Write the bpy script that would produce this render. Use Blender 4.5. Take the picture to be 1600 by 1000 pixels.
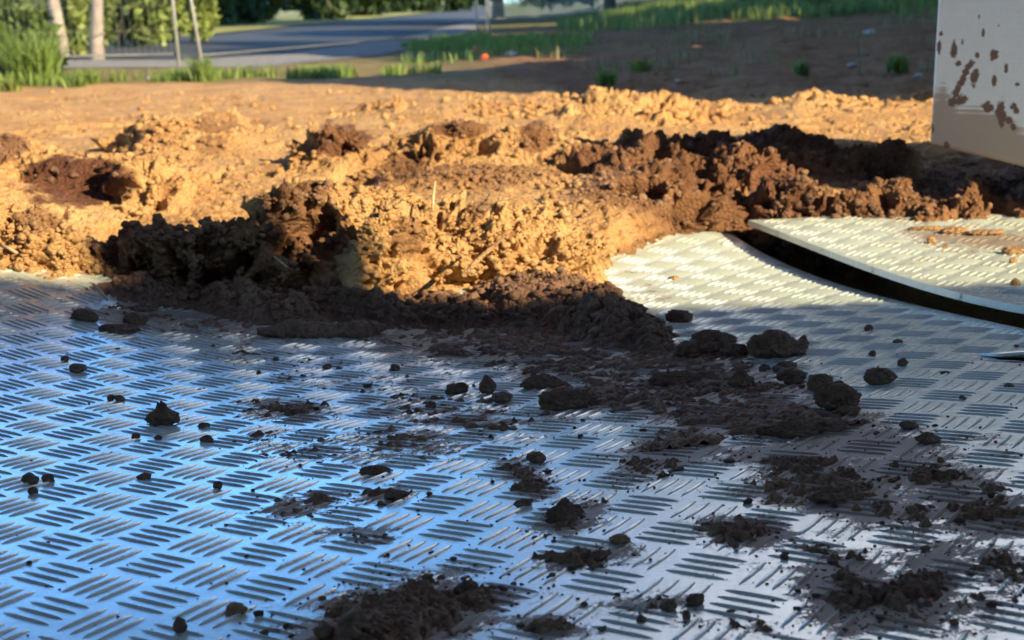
import bpy, math, random
import numpy as np
from mathutils import Matrix, Vector

# ------------------------------------------------------------------ camera
S = 0.08                                   # one tread cell in metres
CAMH = 7.602 * S
FPX = 2600.0
PITCH, ROLL, YAW = 0.1897, -0.0233, -0.5672
CI, CJ = -14.956, 16.13
scene = bpy.context.scene
for o in list(bpy.data.objects):
    bpy.data.objects.remove(o)
cam_d = bpy.data.cameras.new('camera')
cam_d.lens = FPX / 1600 * 36
cam_d.sensor_width = 36
cam_d.clip_end = 2000
cam_d.clip_start = 0.05
cam_d.dof.use_dof = True
cam_d.dof.focus_distance = 2.35
cam_d.dof.aperture_fstop = 9.0
cam = bpy.data.objects.new('camera', cam_d)
scene.collection.objects.link(cam)
F = Vector((0, math.cos(PITCH), -math.sin(PITCH)))
U = Vector((0, math.sin(PITCH), math.cos(PITCH)))
R0 = Vector((1, 0, 0))
RR = R0 * math.cos(ROLL) + U * math.sin(ROLL)
U2 = -R0 * math.sin(ROLL) + U * math.cos(ROLL)
m3 = Matrix((RR, U2, -F)).transposed()
cam.matrix_world = Matrix.Translation((0, 0, CAMH)) @ m3.to_4x4()
scene.camera = cam

# ------------------------------------------------------------------ sky and sun
SUN_EL = math.radians(24)
SUN_AZ = math.radians(48)                   # to the right of straight behind the camera
sdir = Vector((math.sin(SUN_AZ) * math.cos(SUN_EL), -math.cos(SUN_AZ) * math.cos(SUN_EL), math.sin(SUN_EL)))
world = bpy.data.worlds.new('World')
scene.world = world
world.use_nodes = True
nt = world.node_tree
nt.nodes.clear()
def N(t, typ, **kw):
    n = t.nodes.new(typ)
    for k, v in kw.items():
        if k.startswith('i_'):
            key = k[2:]
            key = int(key) if key.isdigit() else key.replace('_', ' ')
            n.inputs[key].default_value = v
        else:
            setattr(n, k, v)
    return n
sky = N(nt, 'ShaderNodeTexSky', sky_type='NISHITA', sun_disc=False)
sky.sun_elevation = SUN_EL
sky.sun_rotation = math.atan2(sdir.x, sdir.y)
sky.air_density = 1.1
sky.dust_density = 0.6
sky.ozone_density = 1.6
tc = N(nt, 'ShaderNodeTexCoord')
mp = N(nt, 'ShaderNodeMapping')
mp.inputs['Scale'].default_value = (1.6, 1.6, 4.2)
mp.inputs['Location'].default_value = (3.1, 0.35, 0.2)
nz = N(nt, 'ShaderNodeTexNoise', i_Scale=1.6, i_Detail=7.0, i_Roughness=0.55)
rp = N(nt, 'ShaderNodeValToRGB')
rp.color_ramp.elements[0].position = 0.50
rp.color_ramp.elements[1].position = 0.66
# more cloud towards the right of the view, less to the left
sx = N(nt, 'ShaderNodeSeparateXYZ')
ma = N(nt, 'ShaderNodeMath', operation='MULTIPLY_ADD')
ma.inputs[1].default_value = 0.42
mix = N(nt, 'ShaderNodeMixRGB')
mix.inputs['Color2'].default_value = (10.5, 10.6, 12.0, 1)
bg = N(nt, 'ShaderNodeBackground', i_Strength=0.105)
wo = N(nt, 'ShaderNodeOutputWorld')
L = nt.links.new
L(tc.outputs['Generated'], mp.inputs['Vector'])
L(mp.outputs[0], nz.inputs['Vector'])
# a bank of cloud ahead to the right of the view, elsewhere only wisps
vd = N(nt, 'ShaderNodeVectorMath', operation='DISTANCE')
vd.inputs[1].default_value = (0.27, 0.82, 0.50)
mrc = N(nt, 'ShaderNodeMapRange')
mrc.inputs['From Min'].default_value = 0.0; mrc.inputs['From Max'].default_value = 0.39
mrc.inputs['To Min'].default_value = 0.30; mrc.inputs['To Max'].default_value = -0.10
L(tc.outputs['Generated'], vd.inputs[0])
L(vd.outputs['Value'], mrc.inputs['Value'])
L(mrc.outputs[0], ma.inputs[0])
ma.inputs[1].default_value = 1.0
L(nz.outputs['Fac'], ma.inputs[2])
L(ma.outputs[0], rp.inputs['Fac'])
L(rp.outputs['Color'], mix.inputs['Fac'])
# clear evening sky: bright towards the horizon, deep blue overhead
grd = N(nt, 'ShaderNodeValToRGB')
ge = grd.color_ramp.elements
ge[0].position = 0.05; ge[0].color = (1.3, 2.35, 3.5, 1)
ge[1].position = 0.80; ge[1].color = (0.08, 0.082, 0.135, 1)
x_ = ge.new(0.31); x_.color = (1.1, 2.2, 3.5, 1)
x_ = ge.new(0.44); x_.color = (0.27, 0.285, 0.46, 1)
L(tc.outputs['Generated'], sx.inputs[0])
L(sx.outputs['Z'], grd.inputs['Fac'])
mul = N(nt, 'ShaderNodeMixRGB', blend_type='MULTIPLY')
mul.inputs['Fac'].default_value = 1.0
L(sky.outputs[0], mul.inputs['Color1']); L(grd.outputs[0], mul.inputs['Color2'])
L(mul.outputs[0], mix.inputs['Color1'])
L(mix.outputs[0], bg.inputs['Color'])
L(bg.outputs[0], wo.inputs[0])
sun_d = bpy.data.lights.new('sun', 'SUN')
sun_d.energy = 5.0
sun_d.angle = math.radians(0.35)
sun_d.color = (1.0, 0.80, 0.52)
sun = bpy.data.objects.new('sun', sun_d)
scene.collection.objects.link(sun)
sun.rotation_euler = sdir.to_track_quat('Z', 'Y').to_euler()
vs = scene.view_settings
vs.view_transform = 'Standard'
vs.look = 'None'
vs.exposure = 1.28
vs.gamma = 1
vs.use_curve_mapping = False

# ------------------------------------------------------------------ numpy helpers
rng = np.random.default_rng(7)
random.seed(7)
def hsh(ix, iy, iz, s):
    h = (ix.astype(np.int64) * 374761393 + iy.astype(np.int64) * 668265263 + iz.astype(np.int64) * 2147483647 + s * 974634777) & 0xffffffff
    h = ((h ^ (h >> 13)) * 1274126177) & 0xffffffff
    h = ((h ^ (h >> 16)) * 2246822519) & 0xffffffff
    return ((h ^ (h >> 15)) & 0xffffff).astype(np.float32) / np.float32(0xffffff)
def vnoise(x, y, z, s=0):
    ix, iy, iz = np.floor(x), np.floor(y), np.floor(z)
    fx, fy, fz = x - ix, y - iy, z - iz
    fx = fx * fx * (3 - 2 * fx); fy = fy * fy * (3 - 2 * fy); fz = fz * fz * (3 - 2 * fz)
    r = 0
    for a in (0, 1):
        wx = fx if a else 1 - fx
        for b in (0, 1):
            wy = fy if b else 1 - fy
            for c in (0, 1):
                wz = fz if c else 1 - fz
                r = r + wx * wy * wz * hsh(ix + a, iy + b, iz + c, s)
    return r * 2 - 1
def fbm(x, y, z, o=4, s=0, g=0.5, lac=2.03):
    r = 0; a = 1.0; t = 0
    for k in range(o):
        r = r + a * vnoise(x, y, z, s + k * 17); t += a
        a *= g; x = x * lac + 3.1; y = y * lac + 1.7; z = z * lac + 5.3
    return r / t
def bumps(x, y, z, s=0, rad=0.62):
    """rounded crumbs: hemispheres round jittered lattice points"""
    w1 = vnoise(x * 1.9, y * 1.9, z * 1.9, s + 41) * 0.30; w2 = vnoise(x * 1.9 + 7, y * 1.9, z * 1.9, s + 42) * 0.30
    x, y, z = x + w1, y + w2, z + (w1 - w2) * 0.7
    ix, iy, iz = np.floor(x), np.floor(y), np.floor(z)
    best = np.full(x.shape, 9.0, np.float32)
    for a in (-1, 0, 1):
        for b in (-1, 0, 1):
            for c in (-1, 0, 1):
                jx, jy, jz = ix + a, iy + b, iz + c
                h0, h1, h2, h3 = hsh(jx, jy, jz, s), hsh(jx, jy, jz, s + 1), hsh(jx, jy, jz, s + 2), hsh(jx, jy, jz, s + 3)
                ex, ey, ez = np.abs(jx + h0 - x) * (0.7 + 0.8 * h1), np.abs(jy + h1 - y) * (0.7 + 0.8 * h2), np.abs(jz + h2 - z) * (0.7 + 0.8 * h0)
                d = 0.5 * (ex * ex + ey * ey + ez * ez) + 0.5 * (np.maximum(np.maximum(ex, ey), ez) * 1.25) ** 2
                sc = 0.50 + 0.85 * h3
                best = np.minimum(best, d / (rad * sc) ** 2)
    return np.minimum(np.sqrt(np.clip(1 - best, 0, 1)), 0.82) * 1.12
def sstep(a, b, x):
    t = np.clip((x - a) / (b - a), 0, 1)
    return t * t * (3 - 2 * t)

# grid <-> world.  world: x right, y away, z up, camera above the origin
cy, sy = math.cos(YAW), math.sin(YAW)
def g2w(i, j):
    di, dj = (i - CI) * S, (j - CJ) * S
    return -sy * di + cy * dj, cy * di + sy * dj
def w2g(x, y):
    return CI + (-sy * x + cy * y) / S, CJ + (cy * x + sy * y) / S
Q = (-0.019, 0.9101, 0.21, -0.017, -0.3081, -0.0251, -0.2446)
def zbend(i, j):
    """the plate is slightly warped; constant beyond the part that is seen"""
    u = np.clip(i - j, -9, 46); v = np.clip(i + j, -5.5, 30)
    i = (u + v) / 20; j = (v - u) / 20
    dip = 1.6 * np.clip((u - 34) / 5, 0, 1) ** 2 * np.clip((19 - v) / 7, 0, 1)
    return S * (-dip + Q[0]*i*i + Q[1]*i*j + Q[2]*j*j + Q[3]*i**3 + Q[4]*i*i*j + Q[5]*i*j*j + Q[6]*j**3)
Rn = np.array(RR); Un = np.array(U2); Fn = np.array(F)
def project(x, y, z):
    v = np.stack([x, y, z - CAMH], -1)
    f = v @ Fn
    return 800 + FPX * (v @ Rn) / f, 500 - FPX * (v @ Un) / f
def ray(px, py):
    d = Rn * (px - 800) / FPX - Un * (py - 500) / FPX + Fn
    return d
def on_plate(px, py):
    """world point of the plate surface that is seen at a place in the photograph"""
    d = ray(px, py)
    t = np.linspace(1.0, 5.6, 1400)
    i, j = w2g(d[0] * t, d[1] * t)
    e = CAMH + d[2] * t - zbend(i, j)
    k = int(np.argmax(e <= 0)) if (e <= 0).any() else len(t) - 1
    k = max(k, 1); f = e[k - 1] / (e[k - 1] - e[k] + 1e-12)
    tt = t[k - 1] + (t[k] - t[k - 1]) * min(max(f, 0), 1)
    return np.array([d[0] * tt, d[1] * tt, CAMH + d[2] * tt])
def at_depth(px, py, y):
    d = ray(px, py); t = y / d[1]
    return np.array([d[0] * t, y, CAMH + d[2] * t])

# ------------------------------------------------------------------ object helpers
col = scene.collection
def mesh_np(name, V, Fc, mat=None, smooth=True, parent=None, attrs=None, loc=None):
    V = np.asarray(V, np.float32)
    me = bpy.data.meshes.new(name)
    me.vertices.add(len(V)); me.vertices.foreach_set('co', V.ravel())
    if isinstance(Fc, np.ndarray):
        k = Fc.shape[1]; n = len(Fc)
        me.loops.add(n * k); me.loops.foreach_set('vertex_index', Fc.ravel().astype(np.int32))
        me.polygons.add(n)
        me.polygons.foreach_set('loop_start', np.arange(0, n * k, k, dtype=np.int32))
        me.update(calc_edges=True)
    else:
        me = bpy.data.meshes.new(name)
        me.from_pydata([tuple(map(float, v)) for v in V], [], [tuple(map(int, f)) for f in Fc])
    me.polygons.foreach_set('use_smooth', np.full(len(me.polygons), smooth))
    if attrs:
        for k, a in attrs.items():
            at = me.attributes.new(k, 'FLOAT', 'POINT')
            at.data.foreach_set('value', np.asarray(a, np.float32).ravel())
    me.validate()
    if mat: me.materials.append(mat)
    o = bpy.data.objects.new(name, me)
    if loc is not None: o.location = loc
    if parent: o.parent = parent
    col.objects.link(o)
    return o
def tag(o, label=None, cat=None, group=None, kind=None):
    if label: o['label'] = label
    if cat: o['category'] = cat
    if group: o['group'] = group
    if kind: o['kind'] = kind
    return o
def empty(name, loc, label, cat, group=None):
    o = bpy.data.objects.new(name, None)
    o.location = loc; o.empty_display_size = 0.1
    col.objects.link(o)
    return tag(o, label, cat, group)
class MB:
    def __init__(s): s.v = []; s.f = []
    def add(s, V, Fc):
        b = len(s.v); s.v += [tuple(map(float, v)) for v in V]; s.f += [tuple(b + i for i in f) for f in Fc]
    def box(s, c, d, rz=0, M=None):
        V = []
        for a in (-1, 1):
            for b in (-1, 1):
                for e in (-1, 1):
                    x, y, z = a * d[0] / 2, b * d[1] / 2, e * d[2] / 2
                    x, y = x * math.cos(rz) - y * math.sin(rz), x * math.sin(rz) + y * math.cos(rz)
                    V.append((c[0] + x, c[1] + y, c[2] + z))
        s.add(V, [(0, 1, 3, 2), (4, 6, 7, 5), (0, 4, 5, 1), (2, 3, 7, 6), (0, 2, 6, 4), (1, 5, 7, 3)])
    def tube(s, pts, rad, n=8):
        pts = [Vector(p) for p in pts]
        if not hasattr(rad, '__len__'): rad = [rad] * len(pts)
        V = []
        for k, p in enumerate(pts):
            d = (pts[min(k + 1, len(pts) - 1)] - pts[max(k - 1, 0)]).normalized()
            a = d.orthogonal().normalized() if k == 0 else (a - d * a.dot(d)).normalized()
            b = d.cross(a)
            for q in range(n):
                t = 2 * math.pi * q / n
                V.append(p + (a * math.cos(t) + b * math.sin(t)) * rad[k])
        Fc = []
        for k in range(len(pts) - 1):
            for q in range(n):
                Fc.append((k * n + q, k * n + (q + 1) % n, (k + 1) * n + (q + 1) % n, (k + 1) * n + q))
        Fc.append(tuple(range(n - 1, -1, -1))); Fc.append(tuple((len(pts) - 1) * n + q for q in range(n)))
        s.add(V, Fc)
    def build(s, name, mat, parent=None, smooth=False, loc=None):
        V = np.array(s.v)
        if loc is not None: V = V - np.array(loc)
        return mesh_np(name, V, s.f, mat, smooth, parent, loc=loc)

# ------------------------------------------------------------------ materials
def mat_new(name):
    m = bpy.data.materials.new(name); m.use_nodes = True
    t = m.node_tree
    return m, t, t.nodes['Principled BSDF']
def simple(name, c, rough=0.8, metal=0.0, var=0.25, scale=8.0, bump=0.0, spec=0.5, bscale=None):
    m, t, p = mat_new(name)
    tcn = N(t, 'ShaderNodeTexCoord')
    n = N(t, 'ShaderNodeTexNoise', i_Scale=scale, i_Detail=6.0, i_Roughness=0.6)
    t.links.new(tcn.outputs['Object'], n.inputs['Vector'])
    r = N(t, 'ShaderNodeValToRGB')
    r.color_ramp.elements[0].position = 0.3; r.color_ramp.elements[1].position = 0.7
    r.color_ramp.elements[0].color = tuple(x * (1 - var) for x in c) + (1,)
    r.color_ramp.elements[1].color = tuple(min(1, x * (1 + var)) for x in c) + (1,)
    t.links.new(n.outputs['Fac'], r.inputs['Fac'])
    t.links.new(r.outputs['Color'], p.inputs['Base Color'])
    p.inputs['Roughness'].default_value = rough; p.inputs['Metallic'].default_value = metal
    p.inputs['Specular IOR Level'].default_value = spec
    if bump:
        n2 = N(t, 'ShaderNodeTexNoise', i_Scale=bscale or scale * 6, i_Detail=5.0)
        t.links.new(tcn.outputs['Object'], n2.inputs['Vector'])
        b = N(t, 'ShaderNodeBump', i_Strength=bump, i_Distance=0.02)
        t.links.new(n2.outputs['Fac'], b.inputs['Height']); t.links.new(b.outputs[0], p.inputs['Normal'])
    return m
def leafmat(name, c, trans=0.35, var=0.5):
    m, t, p = mat_new(name)
    g = N(t, 'ShaderNodeNewGeometry')
    r = N(t, 'ShaderNodeValToRGB')
    r.color_ramp.elements[0].color = tuple(x * (1 - var) for x in c) + (1,)
    r.color_ramp.elements[1].color = tuple(x * (1 + var) for x in c) + (1,)
    t.links.new(g.outputs['Random Per Island'], r.inputs['Fac'])
    t.links.new(r.outputs['Color'], p.inputs['Base Color'])
    p.inputs['Roughness'].default_value = 0.55
    tr = N(t, 'ShaderNodeBsdfTranslucent'); t.links.new(r.outputs['Color'], tr.inputs['Color'])
    mx = N(t, 'ShaderNodeMixShader', i_0=trans)
    t.links.new(p.outputs[0], mx.inputs[1]); t.links.new(tr.outputs[0], mx.inputs[2])
    t.links.new(mx.outputs[0], t.nodes['Material Output'].inputs['Surface'])
    return m
def soilmat(name, attr=True, wet0=0.0, damp=((0.062, 0.023, 0.012, 1), (0.205, 0.088, 0.044, 1))):
    """loose red-brown earth: pale and dry where 'wet' is 0, dark where it is 1, for damp earth and painted shade; thin grass tint from 'grass'"""
    m, t, p = mat_new(name)
    l = t.links.new
    tcn = N(t, 'ShaderNodeTexCoord')
    n1 = N(t, 'ShaderNodeTexNoise', i_Scale=3.0, i_Detail=8.0, i_Roughness=0.62)
    n2 = N(t, 'ShaderNodeTexNoise', i_Scale=60.0, i_Detail=5.0, i_Roughness=0.65)
    for n in (n1, n2): l(tcn.outputs['Object'], n.inputs['Vector'])
    dry = N(t, 'ShaderNodeValToRGB')
    e = dry.color_ramp.elements
    e[0].position = 0.28; e[0].color = (0.42, 0.215, 0.082, 1)
    e[1].position = 0.72; e[1].color = (0.63, 0.415, 0.19, 1)
    x = e.new(0.5); x.color = (0.53, 0.315, 0.128, 1)
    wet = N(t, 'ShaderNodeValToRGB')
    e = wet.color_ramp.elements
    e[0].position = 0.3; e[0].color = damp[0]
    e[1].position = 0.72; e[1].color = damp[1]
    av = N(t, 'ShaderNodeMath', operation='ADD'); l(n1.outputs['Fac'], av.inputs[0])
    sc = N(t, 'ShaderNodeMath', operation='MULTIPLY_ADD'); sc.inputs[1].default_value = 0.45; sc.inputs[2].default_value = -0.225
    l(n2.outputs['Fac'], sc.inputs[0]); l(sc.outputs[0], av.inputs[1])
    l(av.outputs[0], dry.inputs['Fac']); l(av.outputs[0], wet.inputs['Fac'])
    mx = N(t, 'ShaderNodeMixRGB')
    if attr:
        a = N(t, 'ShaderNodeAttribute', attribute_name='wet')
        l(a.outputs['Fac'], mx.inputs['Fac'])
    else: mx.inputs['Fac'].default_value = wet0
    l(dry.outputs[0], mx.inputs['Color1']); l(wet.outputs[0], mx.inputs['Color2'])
    out = mx
    if attr:
        g = N(t, 'ShaderNodeAttribute', attribute_name='grass')
        n3 = N(t, 'ShaderNodeTexNoise', i_Scale=5.0, i_Detail=4.0); l(tcn.outputs['Object'], n3.inputs['Vector'])
        gc = N(t, 'ShaderNodeValToRGB')
        gc.color_ramp.elements[0].color = (0.05, 0.075, 0.018, 1); gc.color_ramp.elements[1].color = (0.16, 0.17, 0.05, 1)
        l(n3.outputs['Fac'], gc.inputs['Fac'])
        mg = N(t, 'ShaderNodeMixRGB'); l(g.outputs['Fac'], mg.inputs['Fac'])
        l(mx.outputs[0], mg.inputs['Color1']); l(gc.outputs[0], mg.inputs['Color2'])
        out = mg
    l(out.outputs[0], p.inputs['Base Color'])
    p.inputs['Roughness'].default_value = 0.85
    p.inputs['Specular IOR Level'].default_value = 0.25
    b = N(t, 'ShaderNodeBump', i_Strength=1.0, i_Distance=0.012)
    n4 = N(t, 'ShaderNodeTexNoise', i_Scale=75.0, i_Detail=8.0, i_Roughness=0.72); l(tcn.outputs['Object'], n4.inputs['Vector'])
    vo = N(t, 'ShaderNodeTexVoronoi', i_Scale=105.0); l(tcn.outputs['Object'], vo.inputs['Vector'])
    vm = N(t, 'ShaderNodeMath', operation='MULTIPLY_ADD'); vm.inputs[1].default_value = -0.55
    l(vo.outputs['Distance'], vm.inputs[0]); l(n4.outputs['Fac'], vm.inputs[2])
    l(vm.outputs[0], b.inputs['Height']); l(b.outputs[0], p.inputs['Normal'])
    return m
def platemat():
    m, t, p = mat_new('plate_metal')
    l = t.links.new
    tcn = N(t, 'ShaderNodeTexCoord')
    n1 = N(t, 'ShaderNodeTexNoise', i_Scale=2.2, i_Detail=5.0, i_Roughness=0.6)
    n2 = N(t, 'ShaderNodeTexNoise', i_Scale=30.0, i_Detail=9.0, i_Roughness=0.75)
    n3 = N(t, 'ShaderNodeTexNoise', i_Scale=260.0, i_Detail=3.0, i_Roughness=0.6)
    for n in (n1, n2, n3): l(tcn.outputs['Object'], n.inputs['Vector'])
    base = N(t, 'ShaderNodeValToRGB')
    base.color_ramp.elements[0].position = 0.3; base.color_ramp.elements[0].color = (0.47, 0.53, 0.45, 1)
    base.color_ramp.elements[1].position = 0.7; base.color_ramp.elements[1].color = (0.54, 0.61, 0.52, 1)
    l(n1.outputs['Fac'], base.inputs['Fac'])
    # thin dried mud film: where 'dust' is high, broken up by two noises
    at = N(t, 'ShaderNodeAttribute', attribute_name='dust')
    s1 = N(t, 'ShaderNodeMath', operation='MULTIPLY_ADD'); s1.inputs[1].default_value = 2.3; s1.inputs[2].default_value = -1.38
    mps = N(t, 'ShaderNodeMapping'); mps.inputs['Rotation'].default_value = (0, 0, math.radians(52)); mps.inputs['Scale'].default_value = (5, 42, 20)
    n6 = N(t, 'ShaderNodeTexNoise', i_Scale=1.0, i_Detail=6.0, i_Roughness=0.65)
    l(tcn.outputs['Object'], mps.inputs[0]); l(mps.outputs[0], n6.inputs['Vector'])
    av_ = N(t, 'ShaderNodeMath', operation='ADD'); l(n2.outputs['Fac'], av_.inputs[0]); l(n6.outputs['Fac'], av_.inputs[1])
    hf_ = N(t, 'ShaderNodeMath', operation='MULTIPLY'); hf_.inputs[1].default_value = 0.5; l(av_.outputs[0], hf_.inputs[0])
    l(hf_.outputs[0], s1.inputs[0])
    s3 = N(t, 'ShaderNodeMath', operation='MULTIPLY_ADD'); s3.inputs[1].default_value = 0.8; l(n3.outputs['Fac'], s3.inputs[0]); l(s1.outputs[0], s3.inputs[2])
    s2 = N(t, 'ShaderNodeMath', operation='ADD'); l(s3.outputs[0], s2.inputs[0]); l(at.outputs['Fac'], s2.inputs[1])
    mr = N(t, 'ShaderNodeMapRange'); mr.inputs['From Min'].default_value = 0.42; mr.inputs['From Max'].default_value = 0.52
    mr.inputs['To Max'].default_value = 0.85
    l(s2.outputs[0], mr.inputs['Value'])
    mc = N(t, 'ShaderNodeMixRGB'); mc.inputs['Color2'].default_value = (0.21, 0.145, 0.10, 1)
    sl = N(t, 'ShaderNodeMapRange'); sl.inputs['To Min'].default_value = 0.5; sl.inputs['To Max'].default_value = 0.02
    l(mr.outputs[0], sl.inputs['Value']); l(sl.outputs[0], p.inputs['Specular IOR Level'])
    l(mr.outputs[0], mc.inputs['Fac']); l(base.outputs[0], mc.inputs['Color1'])
    l(mc.outputs[0], p.inputs['Base Color'])
    mm = N(t, 'ShaderNodeMath', operation='MULTIPLY_ADD'); mm.inputs[1].default_value = -PL_METAL; mm.inputs[2].default_value = PL_METAL
    l(mr.outputs[0], mm.inputs[0]); l(mm.outputs[0], p.inputs['Metallic'])
    rr = N(t, 'ShaderNodeMapRange'); rr.inputs['To Min'].default_value = 0.14; rr.inputs['To Max'].default_value = 0.28
    rr.inputs['From Min'].default_value = 0.3; rr.inputs['From Max'].default_value = 0.7
    mpz = N(t, 'ShaderNodeMapping'); mpz.inputs['Rotation'].default_value = (0, 0, math.radians(-18)); mpz.inputs['Scale'].default_value = (2.5, 210, 1)
    n8 = N(t, 'ShaderNodeTexNoise', i_Scale=1.0, i_Detail=3.0); l(tcn.outputs['Object'], mpz.inputs[0]); l(mpz.outputs[0], n8.inputs['Vector'])
    sc8 = N(t, 'ShaderNodeMapRange'); sc8.inputs['From Min'].default_value = 0.60; sc8.inputs['From Max'].default_value = 0.70; sc8.inputs['To Max'].default_value = 0.35
    l(n8.outputs['Fac'], sc8.inputs['Value'])
    ad8 = N(t, 'ShaderNodeMath', operation='ADD'); l(n2.outputs['Fac'], ad8.inputs[0]); l(sc8.outputs[0], ad8.inputs[1])
    rr.clamp = False
    l(ad8.outputs[0], rr.inputs['Value'])
    ra = N(t, 'ShaderNodeMath', operation='MULTIPLY_ADD'); ra.inputs[1].default_value = 0.55
    l(mr.outputs[0], ra.inputs[0]); l(rr.outputs[0], ra.inputs[2])
    l(ra.outputs[0], p.inputs['Roughness'])
    p.inputs['IOR'].default_value = 1.95
    n5 = N(t, 'ShaderNodeTexNoise', i_Scale=7.0, i_Detail=3.0); l(tcn.outputs['Object'], n5.inputs['Vector'])
    b0 = N(t, 'ShaderNodeBump', i_Strength=0.25, i_Distance=0.006); l(n5.outputs['Fac'], b0.inputs['Height'])
    b = N(t, 'ShaderNodeBump', i_Strength=0.16, i_Distance=0.002); l(b0.outputs[0], b.inputs['Normal'])
    l(n3.outputs['Fac'], b.inputs['Height']); l(b.outputs[0], p.inputs['Normal'])
    return m
PL_METAL = 0.10
M_plate = platemat()
M_soil = soilmat('soil')
DM = ((0.105, 0.055, 0.034, 1), (0.30, 0.175, 0.112, 1))
M_mud = soilmat('mud', attr=True, damp=DM)
M_clod = soilmat('clod', attr=False, wet0=0.98, damp=DM)
M_clod_dry = soilmat('clod_dry', attr=False, wet0=0.45, damp=DM)

# ------------------------------------------------------------------ dirt density on the plate (places given as seen, stored in plan)
# cx, cy, rx, ry, rot(deg), amount
SMEARS = [
 (640, 500, 150, 22, 4, 0.62), (800, 540, 170, 36, 6, 0.80), (960, 575, 190, 40, 8, 0.85), (1080, 600, 170, 42, 8, 0.9),
 (1180, 650, 190, 34, 8, 0.95), (1010, 620, 130, 28, 6, 0.85), (1330, 690, 130, 26, 8, 0.85), (1240, 715, 130, 18, 2, 0.72),
 (1430, 745, 120, 22, 6, 0.80), (1290, 762, 90, 26, 2, 1.15), (1045, 705, 70, 24, -18, 1.1), (890, 808, 46, 20, -12, 0.95),
 (1165, 832, 55, 18, 4, 1.0), (1325, 925, 55, 44, 20, 1.08), (1435, 925, 58, 30, -28, 1.1), (1540, 800, 80, 26, 8, 0.95),
 (1390, 800, 90, 22, 5, 0.62), (1470, 860, 90, 22, 0, 0.5), (600, 985, 120, 50, -18, 1.35), (745, 940, 50, 20, -20, 0.85),
 (855, 980, 42, 14, 6, 0.95), (445, 640, 60, 16, 4, 0.72), (520, 700, 120, 22, 4, 0.42), (640, 690, 90, 20, 4, 0.50),
 (470, 790, 60, 18, -10, 0.62), (600, 775, 50, 14, -14, 0.55), (820, 745, 50, 24, 40, 0.55), (560, 835, 50, 12, 6, 0.5),
 (920, 870, 70, 16, -8, 0.62), (720, 650, 150, 24, 6, 0.45), (1010, 945, 60, 16, 0, 0.55), (1500, 950, 90, 24, -8, 0.6),
 (1150, 985, 70, 14, 4, 0.45), (980, 755, 40, 12, -10, 0.4), (300, 505, 120, 16, 6, 0.38), (220, 495, 70, 14, 6, 0.5),
 (450, 560, 120, 22, 5, 0.30), (600, 600, 180, 30, 5, 0.30), (1560, 700, 50, 14, 5, 0.3), (1280, 860, 60, 14, 5, 0.35), (1560, 880, 60, 24, 5, 0.6)]
def mud_density(px, py, soft=1.0):
    r = np.zeros(px.shape, np.float32)
    for cx, cyy, rx, ry, rot, a in SMEARS:
        c, s = math.cos(math.radians(rot)), math.sin(math.radians(rot))
        dx, dy = px - cx, py - cyy
        u = (c * dx + s * dy) / (rx * soft); v = (-s * dx + c * dy) / (ry * soft)
        r = np.maximum(r, a * np.exp(-(u * u + v * v) ** 1.3 * 0.75))
    return r

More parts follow.
